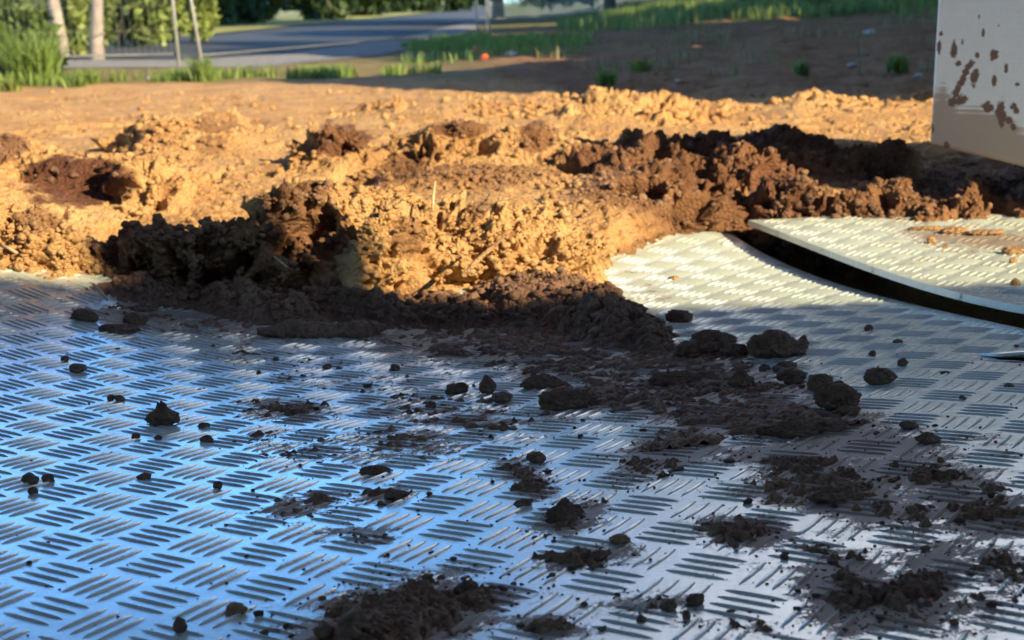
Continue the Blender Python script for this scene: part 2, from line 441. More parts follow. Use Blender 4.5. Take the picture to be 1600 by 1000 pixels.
# ------------------------------------------------------------------ tread plates
def tread_bar(L_, W_, H_):
    """one raised bar along +x: pointed ends, sloped sides, flat crown; in cell units"""
    st = [-1, -0.93, -0.78, -0.45, 0, 0.45, 0.78, 0.93, 1]
    V = []
    for s in st:
        w = W_ / 2 * max(0.03, (1 - abs(s) ** 3.0)) ** 0.75
        h = H_ * max(0.0, 1 - abs(s) ** 5) ** 0.8
        x = s * L_ / 2
        V += [(x, -w, -0.004), (x, -w * 0.20, h), (x, w * 0.20, h), (x, w, -0.004)]
    Fc = []
    for k in range(len(st) - 1):
        for q in range(3):
            Fc.append((k * 4 + q, (k + 1) * 4 + q, (k + 1) * 4 + q + 1, k * 4 + q + 1))
    return np.array(V, np.float32), np.array(Fc, np.int32)
def tread_sheet(u0, u1, v0, v1, zfun, to_world, holes=None):
    """sheet covering i-j in [u0,u1], i+j in [v0,v1]; returns top-surface vertices and quads"""
    nu, nv = int((u1 - u0) * 2), int((v1 - v0) * 2)
    uu, vv = np.meshgrid(np.linspace(u0, u1, nu + 1), np.linspace(v0, v1, nv + 1), indexing='ij')
    i, j = (uu + vv) / 2, (vv - uu) / 2
    V = [np.stack([i.ravel(), j.ravel(), np.zeros(i.size)], -1)]
    a = (np.arange(nu)[:, None] * (nv + 1) + np.arange(nv)[None, :]).ravel()
    Fc = [np.stack([a, a + 1, a + nv + 2, a + nv + 1], -1)]
    nb = V[0].shape[0]
    rim = np.concatenate([np.arange(nv + 1), np.arange(1, nu + 1) * (nv + 1) + nv, (nu * (nv + 1) + np.arange(nv - 1, -1, -1)), np.arange(nu - 1, 0, -1) * (nv + 1)])
    low = V[0][rim].copy(); low[:, 2] = -0.19
    V.append(low)
    k = len(rim); r = np.arange(k); r2 = (r + 1) % k
    Fc.append(np.stack([rim[r], nb + r, nb + r2, rim[r2]], -1))
    nb += k
    und = V[0].copy(); und[:, 2] = -0.19
    V.append(und); Fc.append(Fc[0][:, ::-1] + nb); nb += len(und)
    bV, bF = tread_bar(0.87, 0.100, 0.031)
    for ci in range(int(math.floor((u0 + v0) / 2)) - 2, int((u1 + v1) / 2) + 3):
        for cj in range(int(math.floor((v0 - u1) / 2)) - 2, int((v1 - u0) / 2) + 3):
            for k in range(4):
                off = (k - 1.5) * 0.225
                if (ci + cj) % 2 == 0: c_ = (ci, cj + off); ax = 0
                else: c_ = (ci + off, cj); ax = 1
                uc, vc = c_[0] - c_[1], c_[0] + c_[1]
                if not (u0 + .45 < uc < u1 - .45 and v0 + .45 < vc < v1 - .45): continue
                w = bV.copy()
                if ax == 1: w = np.stack([-bV[:, 1], bV[:, 0], bV[:, 2]], -1)
                w[:, 0] += c_[0]; w[:, 1] += c_[1]
                V.append(w); Fc.append(bF + nb); nb += len(w)
    V = np.concatenate(V); Fc = np.concatenate(Fc)
    x, y = to_world(V[:, 0], V[:, 1])
    z = zfun(V[:, 0], V[:, 1]) + V[:, 2] * S
    return np.stack([x, y, z], -1), Fc
VEDGE = 28.6
V, Fc = tread_sheet(-11.0, 44.0, -13.0, VEDGE, zbend, g2w)
px, py = project(V[:, 0], V[:, 1], V[:, 2])
dust = mud_density(px, py, 1.2) * 0.80 + 0.10 * np.clip(fbm(V[:, 0] * 3, V[:, 1] * 3, 0 * px, 3, 5), 0, 1) + 0.16 * np.exp(-((py - 470) / 60) ** 2) * (px < 1050)
plate1 = empty('tread_plate', (0, 0, 0), 'large grey tread plate in the foreground, smeared with dark mud and mostly in shade', 'metal plate')
sheet = mesh_np('sheet', V, Fc, M_plate, True, plate1, {'dust': np.clip(dust, 0, 1)})
def smooth_by_angle(o, deg):
    me = o.data
    me.polygons.foreach_set('use_smooth', np.full(len(me.polygons), True))
    bm_e = np.zeros(len(me.edges), bool)
    me.set_sharp_from_angle(angle=math.radians(deg))
smooth_by_angle(sheet, 50)

# second plate: next to the right edge, lying higher, its near part bowed up
def vplane_hit(pxx, pyy, vline):
    """where the ray meets the vertical plane i+j = vline"""
    x0, y0 = g2w(vline / 2, vline / 2); x1, y1 = g2w(vline / 2 + 10, vline / 2 - 10)
    n = np.array([-(y1 - y0), x1 - x0]); d = ray(pxx, pyy)
    t = (n[0] * x0 + n[1] * y0) / (n[0] * d[0] + n[1] * d[1])
    return d[0] * t, d[1] * t, CAMH + d[2] * t
edge_pts = [(1169, 343), (1212, 361), (1275, 384), (1353, 412), (1400, 427), (1420, 435), (1490, 458), (1545, 469), (1600, 476), (1660, 486)]
V2 = VEDGE + 0.45
eu, ez = [], []
for p_ in edge_pts:
    x, y, z = vplane_hit(*p_, V2); i, j = w2g(x, y)
    eu.append(i - j); ez.append(z)
print('PLATE2', [(round(float(a), 1), round(float(b), 3)) for a, b in zip(eu, ez)])
eu, ez = np.array(eu), np.array(ez)
co = np.polyfit(eu, ez, 3)
ulo, uhi = float(eu.min()), float(eu.max())
def zplate2(i, j):
    u = i - j; v = i + j
    uc = np.clip(u, ulo - 1, uhi)
    return np.polyval(co, uc) - 0.0006 * (v - V2) ** 1.0
u_lo2 = ulo - 3
V, Fc = tread_sheet(u_lo2, uhi, V2, V2 + 24, zplate2, g2w)
plate2 = empty('tread_plate', (0, 0, 0), 'pale sunlit tread plate at the right, lying higher, bowed up over a dark gap', 'metal plate')
px, py = project(V[:, 0], V[:, 1], V[:, 2])
d2 = 0.12 + 0.42 * np.exp(-((py - (352 + (px - 1300) * 0.09)) / 14) ** 2) * sstep(1330, 1480, px) + 0.1 * fbm(V[:, 0] * 4, V[:, 1] * 4, 0 * px, 3, 6)
sh2 = mesh_np('sheet', V, Fc, M_plate, True, plate2, {'dust': np.clip(d2, 0, 1)})
smooth_by_angle(sh2, 50)
# ------------------------------------------------------------------ churned ground
# front edge of the soil where it laps the plates (as seen), turned into a distance for every bearing
BX = np.array([-900, -300, 0, 130, 180, 260, 380, 500, 600, 660, 760, 860, 930, 945, 965, 1010, 1100, 1172, 1200, 1300, 1420, 1600, 2000, 2600])
BY = np.array([424, 427, 430, 437, 452, 474, 492, 497, 492, 478, 470, 466, 455, 440, 415, 394, 378, 362, 349, 345, 353, 375, 400, 400])
bt, bd = [], []
for a, b in zip(BX, BY):
    p_ = on_plate(a, b) if a < 1180 else at_depth(a, b, 4.45 - (a - 1200) * 0.0006)
    bt.append(p_[0] / p_[1]); bd.append(p_[1])
bt, bd = np.array(bt), np.array(bd)
def px_of(t): return 800 + t * FPX * 1.0
# crest lines: depth, front width, back width, [(px, y of the crest as seen)], wetness and painted shade
RIDGES = [
 (3.66, 0.24, 0.16, [(-400, 330), (-200, 318), (0, 312), (60, 318), (110, 350), (150, 420), (200, 500)], 0.0),
 (3.56, 0.24, 0.30, [(100, 470), (140, 390), (200, 372), (250, 362), (290, 342), (340, 345), (390, 358), (420, 372), (470, 420), (520, 470)], 0.75),  # left pile: dark tone stands in for the shade on it
 (3.86, 0.20, 0.14, [(395, 480), (412, 300), (425, 284), (500, 280), (560, 288), (640, 297), (700, 302), (770, 318), (830, 336), (880, 352), (920, 378), (960, 392), (1000, 405), (1040, 430)], 0.0),
 (3.58, 0.15, 0.22, [(530, 480), (545, 380), (570, 335), (620, 325), (660, 345), (700, 350), (740, 345), (800, 365), (860, 385), (910, 410), (950, 445)], 0.0),
 (4.60, 0.14, 0.25, [(196, 300), (212, 256), (235, 246), (262, 252), (285, 268), (310, 305)], 0.0),
 (4.75, 0.10, 0.45, [(-400, 262), (-100, 250), (0, 262), (40, 262), (56, 250), (110, 246), (190, 252), (228, 272), (262, 310)], 0.0),
 (5.7, 0.25, 0.35, [(-300, 200), (0, 208), (40, 214), (80, 235)], 0.0),
 (6.3, 0.45, 0.35, [(180, 225), (230, 192), (270, 178), (320, 176), (370, 190), (430, 205), (470, 200), (560, 196)], 0.0),
 (5.45, 0.12, 0.35, [(460, 240), (500, 200), (540, 190), (575, 205), (600, 235), (630, 225), (680, 196), (715, 188), (760, 192), (800, 200), (840, 196), (880, 215), (960, 235), (1040, 260)], 0.25),
 (4.9, 0.28, 0.35, [(560, 290), (600, 262), (660, 262), (740, 268), (800, 264), (860, 268), (920, 282), (980, 300)], 0.55),
 (5.2, 0.34, 0.30, [(880, 262), (940, 240), (1000, 228), (1060, 232), (1110, 226), (1140, 206), (1200, 208), (1250, 226), (1330, 236), (1400, 242), (1450, 262), (1520, 268), (1600, 285), (2000, 300)], 0.80),
 (4.6, 0.22, 0.30, [(800, 335), (850, 300), (900, 292), (960, 272), (1020, 264), (1080, 270), (1112, 296), (1160, 318), (1215, 300), (1250, 288), (1290, 316), (1335, 322), (1385, 290), (1420, 284), (1455, 312), (1495, 306), (1530, 284), (1570, 300), (1620, 286), (2000, 290)], 0.82),
 (7.6, 0.6, 0.6, [(520, 190), (600, 176), (700, 160), (800, 158), (900, 152), (1000, 152), (1100, 172), (1180, 172), (1250, 156), (1350, 160), (1450, 158), (1700, 160)], 0.0),
]
def soil_height(x, y):
    """height (without the crumbly surface) and wetness with painted shade of the loose ground"""
    t = x / y
    px = 800 + t * FPX
    dB = np.interp(t, bt, bd)
    s = y - dB                                            # distance behind the front edge
    gi, gj = w2g(x, y)
    zp = zbend(gi, gj)
    wob = 0.05 * fbm(x * 5, y * 5, 0 * x, 3, 11) + 0.02 * vnoise(x * 22, y * 22, 0 * x, 12)
    s = s + wob
    under = zp - 0.14
    lift = sstep(-0.02, 0.10, s)
    base = 0.045 + 0.035 * sstep(0.2, 1.2, s) - 0.05 * sstep(6, 12, y)
    base = base + 0.020 * fbm(x * 2.2, y * 2.2, 0 * x, 4, 21)
    base = base * sstep(0.02, 0.30, s) + (zp + 0.006) * (1 - sstep(0.02, 0.30, s))
    base = np.where(y < 5, np.maximum(base, zp + 0.008), base)
    global S_LAST
    S_LAST = s
    h = base.copy()
    wet = np.full(x.shape, 0.05, np.float32)
    ridge = np.zeros(x.shape)
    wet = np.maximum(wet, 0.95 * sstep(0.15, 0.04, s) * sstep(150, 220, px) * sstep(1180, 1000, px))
    wx = x + 0.03 * fbm(x * 6, y * 6, 0 * x, 3, 31); wy = y + 0.045 * fbm(x * 5 + 9, y * 5, 0 * x, 2, 32)
    wpx = 800 + wx / wy * FPX
    for d, wf, wb, pts, wv in RIDGES:
        X = np.array([p[0] for p in pts], float); Y = np.array([p[1] for p in pts], float)
        zt = np.array([at_depth(a, b, d)[2] for a, b in pts])
        zc = np.interp(wpx, X, zt, left=-1, right=-1)
        e = wy - d
        f = np.where(e < 0, np.exp(-np.abs(e / wf) ** 2.6), np.exp(-np.abs(e / wb) ** 2.0))
        rz = np.where(zc > -0.5, base + (zc - base) * f, -1)
        hit = (rz > h) & (zc > base)
        k = np.clip((rz - h) / 0.03, 0, 1) * hit
        wet = wet + (wv - wet) * k
        ridge = np.maximum(ridge, np.clip(f * (zc > base) * 1.3, 0, 1))
        h = np.where(hit, rz, h)
    for pa, pd, rx, ry, dp in ((125, 4.25, 0.16, 0.20, 0.10), (470, 3.66, 0.075, 0.13, 0.10), (20, 5.0, 0.10, 0.15, 0.09), (545, 5.0, 0.10, 0.22, 0.08), (640, 5.0, 0.07, 0.16, 0.07), (1010, 4.5, 0.06, 0.08, 0.05)):
        cx0 = (pa - 800) / FPX * pd
        e_ = ((wx - cx0) / rx) ** 2 + ((wy - pd) / ry) ** 2
        h = h - dp * np.exp(-e_ ** 2)
    h = np.where(y < 5, np.maximum(h, zp + 0.008), h)
    inside = lift
    z = under + (h - under) * inside
    return z, wet, ridge, inside
# fan of points: fine in view, coarse outside it
tc_ = np.concatenate([np.linspace(-1.1, -0.36, 70)[:-1], np.linspace(-0.36, 0.37, 860), np.linspace(0.37, 1.1, 70)[1:]])
rows = [1.2, 2.0, 2.5]
y_ = 2.9
while y_ < 5.6: rows.append(y_); y_ += 0.0056
while y_ < 9.5: rows.append(y_); y_ += 0.010 + (y_ - 5.6) * 0.006
while y_ < 30: rows.append(y_); y_ *= 1.008
while y_ < 420: rows.append(y_); y_ *= 1.06
rows = np.array(rows)
Tg, Yg = np.meshgrid(tc_, rows)
Xg = Tg * Yg
x, y = Xg.ravel().astype(np.float64), Yg.ravel().astype(np.float64)
z, wet, sdist, ins = soil_height(x, y)
# re-space each column by arc length so that steep faces get their share of points
nr0 = len(rows); NR = int(nr0 * 1.9)
Zc, Wc, Ic, Sc = (q.reshape(Tg.shape) for q in (z, wet, ins, sdist))
dl = np.sqrt(np.diff(Yg, axis=0) ** 2 + (np.diff(Zc, axis=0) * 3.0) ** 2 * (Yg[1:] < 9))
base_l = np.diff(rows)[:, None]
k_ = np.exp(-np.linspace(-2.5, 2.5, 81) ** 2); k_ /= k_.sum()
ratio = np.pad(dl / base_l, ((0, 0), (40, 40)), mode='edge')
ratio = np.apply_along_axis(lambda r_: np.convolve(r_, k_, 'valid'), 1, ratio)
cost = np.concatenate([np.zeros((1, Tg.shape[1])), np.cumsum(ratio, axis=0)])
tot = cost[-1]
Yn = np.empty((NR, Tg.shape[1])); Zn = Yn.copy(); Wn = Yn.copy(); In = Yn.copy(); Sn = Yn.copy()
kk = np.linspace(0, 1, NR)
for c_ in range(Tg.shape[1]):
    q_ = kk * tot[c_]
    Yn[:, c_] = np.interp(q_, cost[:, c_], rows)
    for A_, B_ in ((Zn, Zc), (Wn, Wc), (In, Ic), (Sn, Sc)): A_[:, c_] = np.interp(q_, cost[:, c_], B_[:, c_])
Tg = np.repeat(tc_[None, :], NR, 0); Yg = Yn
x, y, z, wet, sdist, ins = (Tg * Yg).ravel(), Yg.ravel(), Zn.ravel(), Wn.ravel(), Sn.ravel(), In.ravel()
pxg = 800 + x / y * FPX
# distant lie of the land: bank on the right, flat road side on the left
z = z + 0.16 * sstep(12, 24, y) * sstep(-0.5, 3.5, x - (y - 12) * 0.05) + 0.6 * sstep(24, 60, y) * sstep(0, 8, x)
z = z - 0.05 * sstep(13, 15, y) * sstep(0.5, -1.5, x)
z = z + (0.012 + 0.055 * sstep(-1.6, 0.6, x - (y - 12) * 0.08)) * fbm(x * 2.2, y * 1.6, 0 * x, 5, 41, 0.62) * sstep(8, 11, y)
# crumbs and clods pushed out along the surface normal
Z = z.reshape(Tg.shape)
P = np.stack([x, y, z], -1).reshape(Tg.shape + (3,))
du = np.gradient(P, axis=1); dv = np.gradient(P, axis=0)
nrm = np.cross(du, dv); nrm /= np.linalg.norm(nrm, axis=-1, keepdims=True) + 1e-9
n_ = nrm.reshape(-1, 3)
m = (y > 2.85) & (y < 14) & (ins > 0.01)
xm, ym, zm = x[m], y[m], z[m]
rough = sstep(-0.1, 0.35, fbm(xm * 1.7, ym * 1.7, zm * 2, 3, 51) + 0.25 * (1 - np.abs(n_[m][:, 2])) * 3 + 0.35 * sstep(4.3, 3.9, ym) + 0.25 * sstep(0.1, .5, wet[m]))
rough = np.clip(rough * (0.25 + 0.75 * np.maximum(sstep(0.15, 0.8, sdist[m]), sstep(4.1, 3.8, ym))) + 0.05 + 0.12 * sstep(4.7, 4.3, ym), 0.12, 1) * (0.35 + 0.65 * sstep(14, 9, ym))
pits = -0.070 * sstep(0.12, 0.34, fbm(xm * 13, ym * 11, zm * 13, 3, 57)) - 0.022 * sstep(0.12, 0.35, fbm(xm * 30, ym * 30, zm * 30, 2, 58))
clump = fbm(xm * 5.5, ym * 5.5, zm * 7, 3, 59) * 0.085
d1 = bumps(xm / 0.075, ym / 0.075, zm / 0.075, 61, 0.75) * 0.018
d2 = bumps(xm / 0.032, ym / 0.032, zm / 0.032, 71, 0.72) * 0.0065
d3 = bumps(xm / 0.0150, ym / 0.0150, zm / 0.0150, 81, 0.74) * 0.0062
lum = fbm(xm * 9, ym * 9, zm * 9, 6, 91, 0.70) * 0.082 - 0.055 * np.abs(fbm(xm * 15, ym * 15, zm * 15, 5, 93, .62))
fine = fbm(xm * 60, ym * 60, zm * 60, 3, 95) * 0.003
disp = (d1 + d2 + d3 + lum + pits + clump - 0.014) * rough * (0.55 + 0.45 * sstep(0.01, 0.04, zm - zbend(*w2g(xm, ym)) + (ym > 4.2))) + fine
disp *= sstep(0.0, 0.5, ins[m])
off = np.zeros((len(x), 3)); off[m] = n_[m] * disp[:, None]
off[m] += (np.stack([vnoise(xm * 28, ym * 28, zm * 28, 101), vnoise(xm * 28, ym * 28, zm * 28, 102), 0 * xm], -1) * 0.006) * rough[:, None]
V = np.stack([x, y, z], -1) + off
# shade put into the soil colour: dark faces and hollows of the bank
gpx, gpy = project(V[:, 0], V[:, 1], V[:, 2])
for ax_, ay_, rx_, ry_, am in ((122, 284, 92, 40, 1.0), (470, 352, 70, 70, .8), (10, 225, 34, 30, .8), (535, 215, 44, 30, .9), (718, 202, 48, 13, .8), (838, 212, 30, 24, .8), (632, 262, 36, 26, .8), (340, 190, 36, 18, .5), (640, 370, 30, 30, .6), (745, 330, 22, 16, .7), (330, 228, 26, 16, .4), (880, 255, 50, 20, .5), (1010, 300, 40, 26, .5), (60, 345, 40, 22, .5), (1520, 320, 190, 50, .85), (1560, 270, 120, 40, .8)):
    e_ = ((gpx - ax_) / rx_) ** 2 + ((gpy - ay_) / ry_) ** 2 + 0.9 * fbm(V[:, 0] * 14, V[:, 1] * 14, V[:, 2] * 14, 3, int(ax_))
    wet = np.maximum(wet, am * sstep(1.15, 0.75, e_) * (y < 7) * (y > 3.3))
far = sstep(8.6, 10.5, y + 1.2 * fbm(x * 0.9, y * 0.5, 0 * x, 3, 111) + sstep(1000, 520, pxg) * -9)  # far ground on the right painted darker for the shade lying there
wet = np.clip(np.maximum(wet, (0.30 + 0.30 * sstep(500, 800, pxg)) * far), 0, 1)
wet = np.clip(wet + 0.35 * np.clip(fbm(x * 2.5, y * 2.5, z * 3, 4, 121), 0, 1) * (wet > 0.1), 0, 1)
grass = 0.8 * sstep(30.0, 38.0, y + 3 * fbm(x * 1.1, y * 0.6, 0 * x, 3, 131)) * sstep(-1.5, -0.3, x)
grass = np.maximum(grass, 0.7 * sstep(12.5, 13.6, y + 0.6 * fbm(x * 2, y, 0 * x, 2, 132)) * sstep(0.3, -0.6, x))
grass = np.maximum(grass, sstep(60, 80, y))
nr, nc = Tg.shape
a = (np.arange(nr - 1)[:, None] * nc + np.arange(nc - 1)[None, :]).ravel()
Fc = np.stack([a, a + 1, a + nc + 1, a + nc], -1)
M_ground = M_soil
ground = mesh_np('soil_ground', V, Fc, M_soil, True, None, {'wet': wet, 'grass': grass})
tag(ground, kind='structure')
GV = V.reshape(nr, nc, 3)
def ground_z(xx, yy):
    t = xx / yy
    c = int(np.clip(np.searchsorted(tc_, t), 1, nc - 1)); r = int(np.clip(np.searchsorted(Yg[:, c], yy), 1, nr - 1))
    return float(GV[r, c, 2])
# plain ground behind and around the photographer
g = MB(); g.add([(-60, -60, -0.16), (60, -60, -0.16), (60, 1.3, -0.16), (-60, 1.3, -0.16)], [(0, 1, 2, 3)])
gs = mesh_np('site_ground', np.array(g.v), g.f, soilmat('site_soil', False, 0.4)); tag(gs, kind='structure')
g = MB(); g.add([(-700, 10, -0.6), (700, 10, -0.6), (700, 900, -0.6), (-700, 900, -0.6)], [(0, 1, 2, 3)])
gs = mesh_np('field', np.array(g.v), g.f, simple('field', (0.07, 0.09, 0.03), 0.9, scale=0.5)); tag(gs, kind='structure')

# ------------------------------------------------------------------ lumps: shared little meshes
def ico(sub):
    import bmesh
    bm = bmesh.new(); bmesh.ops.create_icosphere(bm, subdivisions=sub, radius=1)
    V = np.array([v.co[:] for v in bm.verts]); Fc = np.array([[v.index for v in f.verts] for f in bm.faces], np.int32)
    bm.free(); return V, Fc
IV2, IF2 = ico(2); IV1, IF1 = ico(1); IV4, IF4 = ico(4); IV5, IF5 = ico(5)
def lump(V, seed, amp=0.35, crumb=0.12, cs=3.5):
    n = V / np.linalg.norm(V, axis=1, keepdims=True)
    o = seed * 13.7
    r = 1 + amp * fbm(n[:, 0] * 1.3 + o, n[:, 1] * 1.3, n[:, 2] * 1.3, 3, seed)
    rgl = np.random.default_rng(seed)                      # broken faces
    for _ in range(7):
        d_ = rgl.normal(size=3); d_ /= np.linalg.norm(d_); c_ = rgl.uniform(0.55, 0.9)
        dp = n @ d_
        r = np.minimum(r, np.where(dp > 0.05, c_ / np.maximum(dp, 0.05), 9))
    if len(n) > 600:
        r = r + 0.13 * fbm(n[:, 0] * 5 + o, n[:, 1] * 5, n[:, 2] * 5, 4, seed + 5, 0.62) - 0.10 * np.abs(fbm(n[:, 0] * 3 + o, n[:, 1] * 3, n[:, 2] * 3, 3, seed + 6, 0.6))
    r = r + crumb * bumps(n[:, 0] * cs + o, n[:, 1] * cs, n[:, 2] * cs, seed + 3, 0.8)
    if crumb > 0: r = r + crumb * 0.5 * bumps(n[:, 0] * cs * 2.3 + o, n[:, 1] * cs * 2.3, n[:, 2] * cs * 2.3, seed + 7, 0.8)
    return n * r[:, None]
# crumbs bedded in the bank and rolled off it: too many to count
def scatter(name, pos, size, kinds, mat, wet_shade_v=None, seed=0):
    rg = np.random.default_rng(seed)
    shapes = [lump(IV2, 200 + k, 0.9, 0.30, 2.6) for k in range(kinds)]
    n = len(pos)
    Vs = np.empty((n, len(IV2), 3), np.float32)
    k_ = rg.integers(0, kinds, n)
    th = rg.uniform(0, 6.283, n); sq = rg.uniform(0.55, 1.0, n)
    for k in range(kinds):
        mk = k_ == k
        b = shapes[k][None] * np.ones((mk.sum(), 1, 1))
        c, s = np.cos(th[mk])[:, None], np.sin(th[mk])[:, None]
        X = b[:, :, 0] * c - b[:, :, 1] * s; Y = (b[:, :, 0] * s + b[:, :, 1] * c) * rg.uniform(0.6, 1.0, mk.sum())[:, None]
        Vs[mk] = np.stack([X, Y, b[:, :, 2] * sq[mk][:, None]], -1) * size[mk][:, None, None]
    Vs += pos[:, None, :]
    Fc = (IF2[None] + (np.arange(n) * len(IV2))[:, None, None]).reshape(-1, 3)
    at = {'wet': np.repeat(wet_shade_v, len(IV2)), 'grass': np.zeros(n * len(IV2))} if wet_shade_v is not None else None
    return mesh_np(name, Vs.reshape(-1, 3), Fc, mat, True, None, at)
idx = rng.integers(0, len(x), 500000)
w_ = sstep(0.0, 0.1, ins[idx] - 0.3) * (y[idx] < 12.5) * (y[idx] > 2.9) * (np.abs(x[idx] / y[idx]) < 0.42)
w_ = w_ * np.maximum(0.12, np.maximum(sstep(0.2, 0.8, sdist[idx]), sstep(4.1, 3.8, y[idx]))) * (0.15 + 0.85 * sstep(0.0, 0.4, fbm(x[idx] * 2.3, y[idx] * 2.3, z[idx], 3, 51) + 0.45 * sstep(4.2, 3.8, y[idx])))
idx = idx[rng.random(len(idx)) < w_ * 0.42]
sz = 0.0024 + 0.0085 * rng.random(len(idx)) ** 6 * np.clip(y[idx] / 4, .8, 2)
pos = V[idx] + n_[idx] * (sz * 0.5)[:, None]
print('crumbs', len(idx))
cr = scatter('soil_crumbs', pos, sz, 6, M_mud, np.clip(wet[idx] + rng.uniform(-.1, .15, len(idx)), 0, 1), 5)
tag(cr, 'loose crumbs of earth all over the churned bank behind the plates', 'soil crumbs', kind='stuff')

# ------------------------------------------------------------------ mud lying on the plate
def mud_sheet(st, y0, y1, ua, ub, va):
    uu = np.arange(ua, ub, st); vv = np.arange(va, VEDGE, st)
    Ug, Vg = np.meshgrid(uu, vv, indexing='ij')
    gi, gj = (Ug + Vg) / 2, (Vg - Ug) / 2
    mx_, my_ = g2w(gi, gj)
    zp = zbend(gi, gj)
    ppx, ppy = project(mx_, my_, zp)
    sel = (ppx > -60) & (ppx < 1680) & (ppy < y1) & (ppy > y0)
    dens = mud_density(ppx, ppy)
    # thick heap where the bank has slid onto the plate
    HEAP = [(560, 484, 110, 18, 6, 0.030), (700, 490, 110, 18, 3, 0.026), (850, 486, 85, 28, 8, 0.050), (940, 505, 62, 26, 15, 0.050), (1000, 520, 45, 20, 20, 0.034),
        (395, 484, 90, 16, 10, 0.040), (250, 464, 80, 12, 8, 0.024), (1120, 548, 50, 12, 10, 0.012), (590, 990, 95, 30, -14, 0.004)]
    heap = np.zeros(ppx.shape, np.float32)
    for cx, cyy, rx, ry, rot, a_ in HEAP:
        c, s = math.cos(math.radians(rot)), math.sin(math.radians(rot))
        dx, dy = ppx - cx, ppy - cyy
        u_ = (c * dx + s * dy) / rx; v_ = (-s * dx + c * dy) / ry
        heap = np.maximum(heap, a_ * np.exp(-(u_ * u_ + v_ * v_) ** 1.5 * 0.7))
    sel &= (dens > 0.10) | (heap > 0.002)
    q = np.where(sel)
    X, Y, ZP = mx_[q], my_[q], zp[q]
    big = fbm(X * 16, Y * 16, 0 * X, 4, 141); med = fbm(X * 60, Y * 60, 0 * X, 3, 142); sm = vnoise(X * 190, Y * 190, 0 * X, 143)
    cov = np.minimum(dens[q], 0.98) - 0.63 + 0.55 * big + 0.85 * med + 0.28 * sm
    h = np.full(X.shape, -0.004, np.float32)
    th_ = np.clip(cov, -0.2, 0.5)
    h = np.where(cov > -0.1, th_ * 0.007, h)
    cb3 = fbm(X / 0.0035, Y / 0.0035, 0 * X, 3, 155)
    cb = bumps(X / 0.020, Y / 0.020, ZP / 0.02, 151, 0.75); cb2 = bumps(X / 0.0095, Y / 0.0095, ZP / 0.01, 152, 0.75)
    h = h + sstep(0.02, 0.45, cov) * (cb * 0.0020 + cb2 * 0.0036 + cb3 * 0.0026)
    hp = heap[q]
    h = h + hp * (0.75 + 0.9 * fbm(X * 14, Y * 14, 0 * X, 3, 153)) + sstep(0.004, 0.03, hp) * (bumps(X / 0.048, Y / 0.048, 0 * X, 154, 0.62) * 0.012 + fbm(X * 45, Y * 45, 0 * X, 4, 156, .6) * 0.010 * np.minimum(1, hp / .02) + cb * 0.006 + cb2 * 0.005 + cb3 * 0.003)
    Hm = np.full(ppx.shape, -0.004, np.float32); Hm[q] = h
    if st > 0.03: Hm[1:-1, 1:-1] = np.where(heap[1:-1, 1:-1] > 0.006, Hm[1:-1, 1:-1], (Hm[1:-1, 1:-1] * 4 + Hm[:-2, 1:-1] * 2 + Hm[2:, 1:-1] * 2 + Hm[1:-1, :-2] * 2 + Hm[1:-1, 2:] * 2 + Hm[:-2, :-2] + Hm[2:, 2:] + Hm[:-2, 2:] + Hm[2:, :-2]) / 16)
    Hm[~sel] = -9
    ok = Hm > -0.0025
    quad = (sel[:-1, :-1] & sel[1:, :-1] & sel[:-1, 1:] & sel[1:, 1:]) & (ok[:-1, :-1] | ok[1:, :-1] | ok[:-1, 1:] | ok[1:, 1:])
    used = np.zeros(ppx.shape, bool)
    used[:-1, :-1] |= quad; used[1:, :-1] |= quad; used[:-1, 1:] |= quad; used[1:, 1:] |= quad
    ids = np.full(ppx.shape, -1, np.int64); ids[used] = np.arange(used.sum())
    qa, qb = np.where(quad)
    Fc = np.stack([ids[qa, qb], ids[qa, qb + 1], ids[qa + 1, qb + 1], ids[qa + 1, qb]], -1)
    jit = 0.0009
    Hu = np.clip(Hm[used], -0.003, 1)
    VM = np.stack([mx_[used] + jit * vnoise(mx_[used] * 300, my_[used] * 300, 0, 161) if False else mx_[used], my_[used], zp[used] + Hu], -1)
    wv = np.clip(0.98 + 0.15 * fbm(mx_[used] * 7, my_[used] * 7, 0 * Hu, 3, 162) - 0.15 * sstep(2.6, 1.9, my_[used]), 0, 1)
    return VM, Fc, wv
Va, Fa, wa = mud_sheet(0.036, 380, 725, 5, 40, -6)
Vb_, Fb_, wb_ = mud_sheet(0.019, 721, 1060, -9, 16, -4)
VM = np.concatenate([Va, Vb_]); Fc = np.concatenate([Fa, Fb_ + len(Va)]); wv = np.concatenate([wa, wb_])
print('mud', len(Fc))
mud = mesh_np('mud_smear', VM, Fc, M_mud, True, None, {'wet': wv, 'grass': 0 * wv})
tag(mud, 'dark mud trodden and smeared across the tread plate', 'mud', kind='stuff')
_gi, _gj = w2g(VM[:, 0], VM[:, 1]); _hh = VM[:, 2] - zbend(_gi, _gj)
_pk = np.where(_hh > 0.012)[0]; _pk = _pk[rng.random(len(_pk)) < 0.035]
_p2 = np.where((_hh > 0.002) & (_hh < 0.012))[0]; _p2 = _p2[rng.random(len(_p2)) < 0.010]
_sz = np.concatenate([0.0030 + 0.0085 * rng.random(len(_pk)) ** 4, 0.0010 + 0.0022 * rng.random(len(_p2)) ** 3])
_all = np.concatenate([_pk, _p2])
print('mud crumbs', len(_pk), len(_p2))
mc_ = scatter('mud_crumbs', VM[_all] + np.array([0, 0, 1.0]) * (_sz * 0.3)[:, None], _sz, 6, M_mud, rng.uniform(.88, 1.0, len(_all)), 9)
tag(mc_, 'crumbly bits of dark earth bedded in the mud on the plate', 'mud crumbs', kind='stuff')

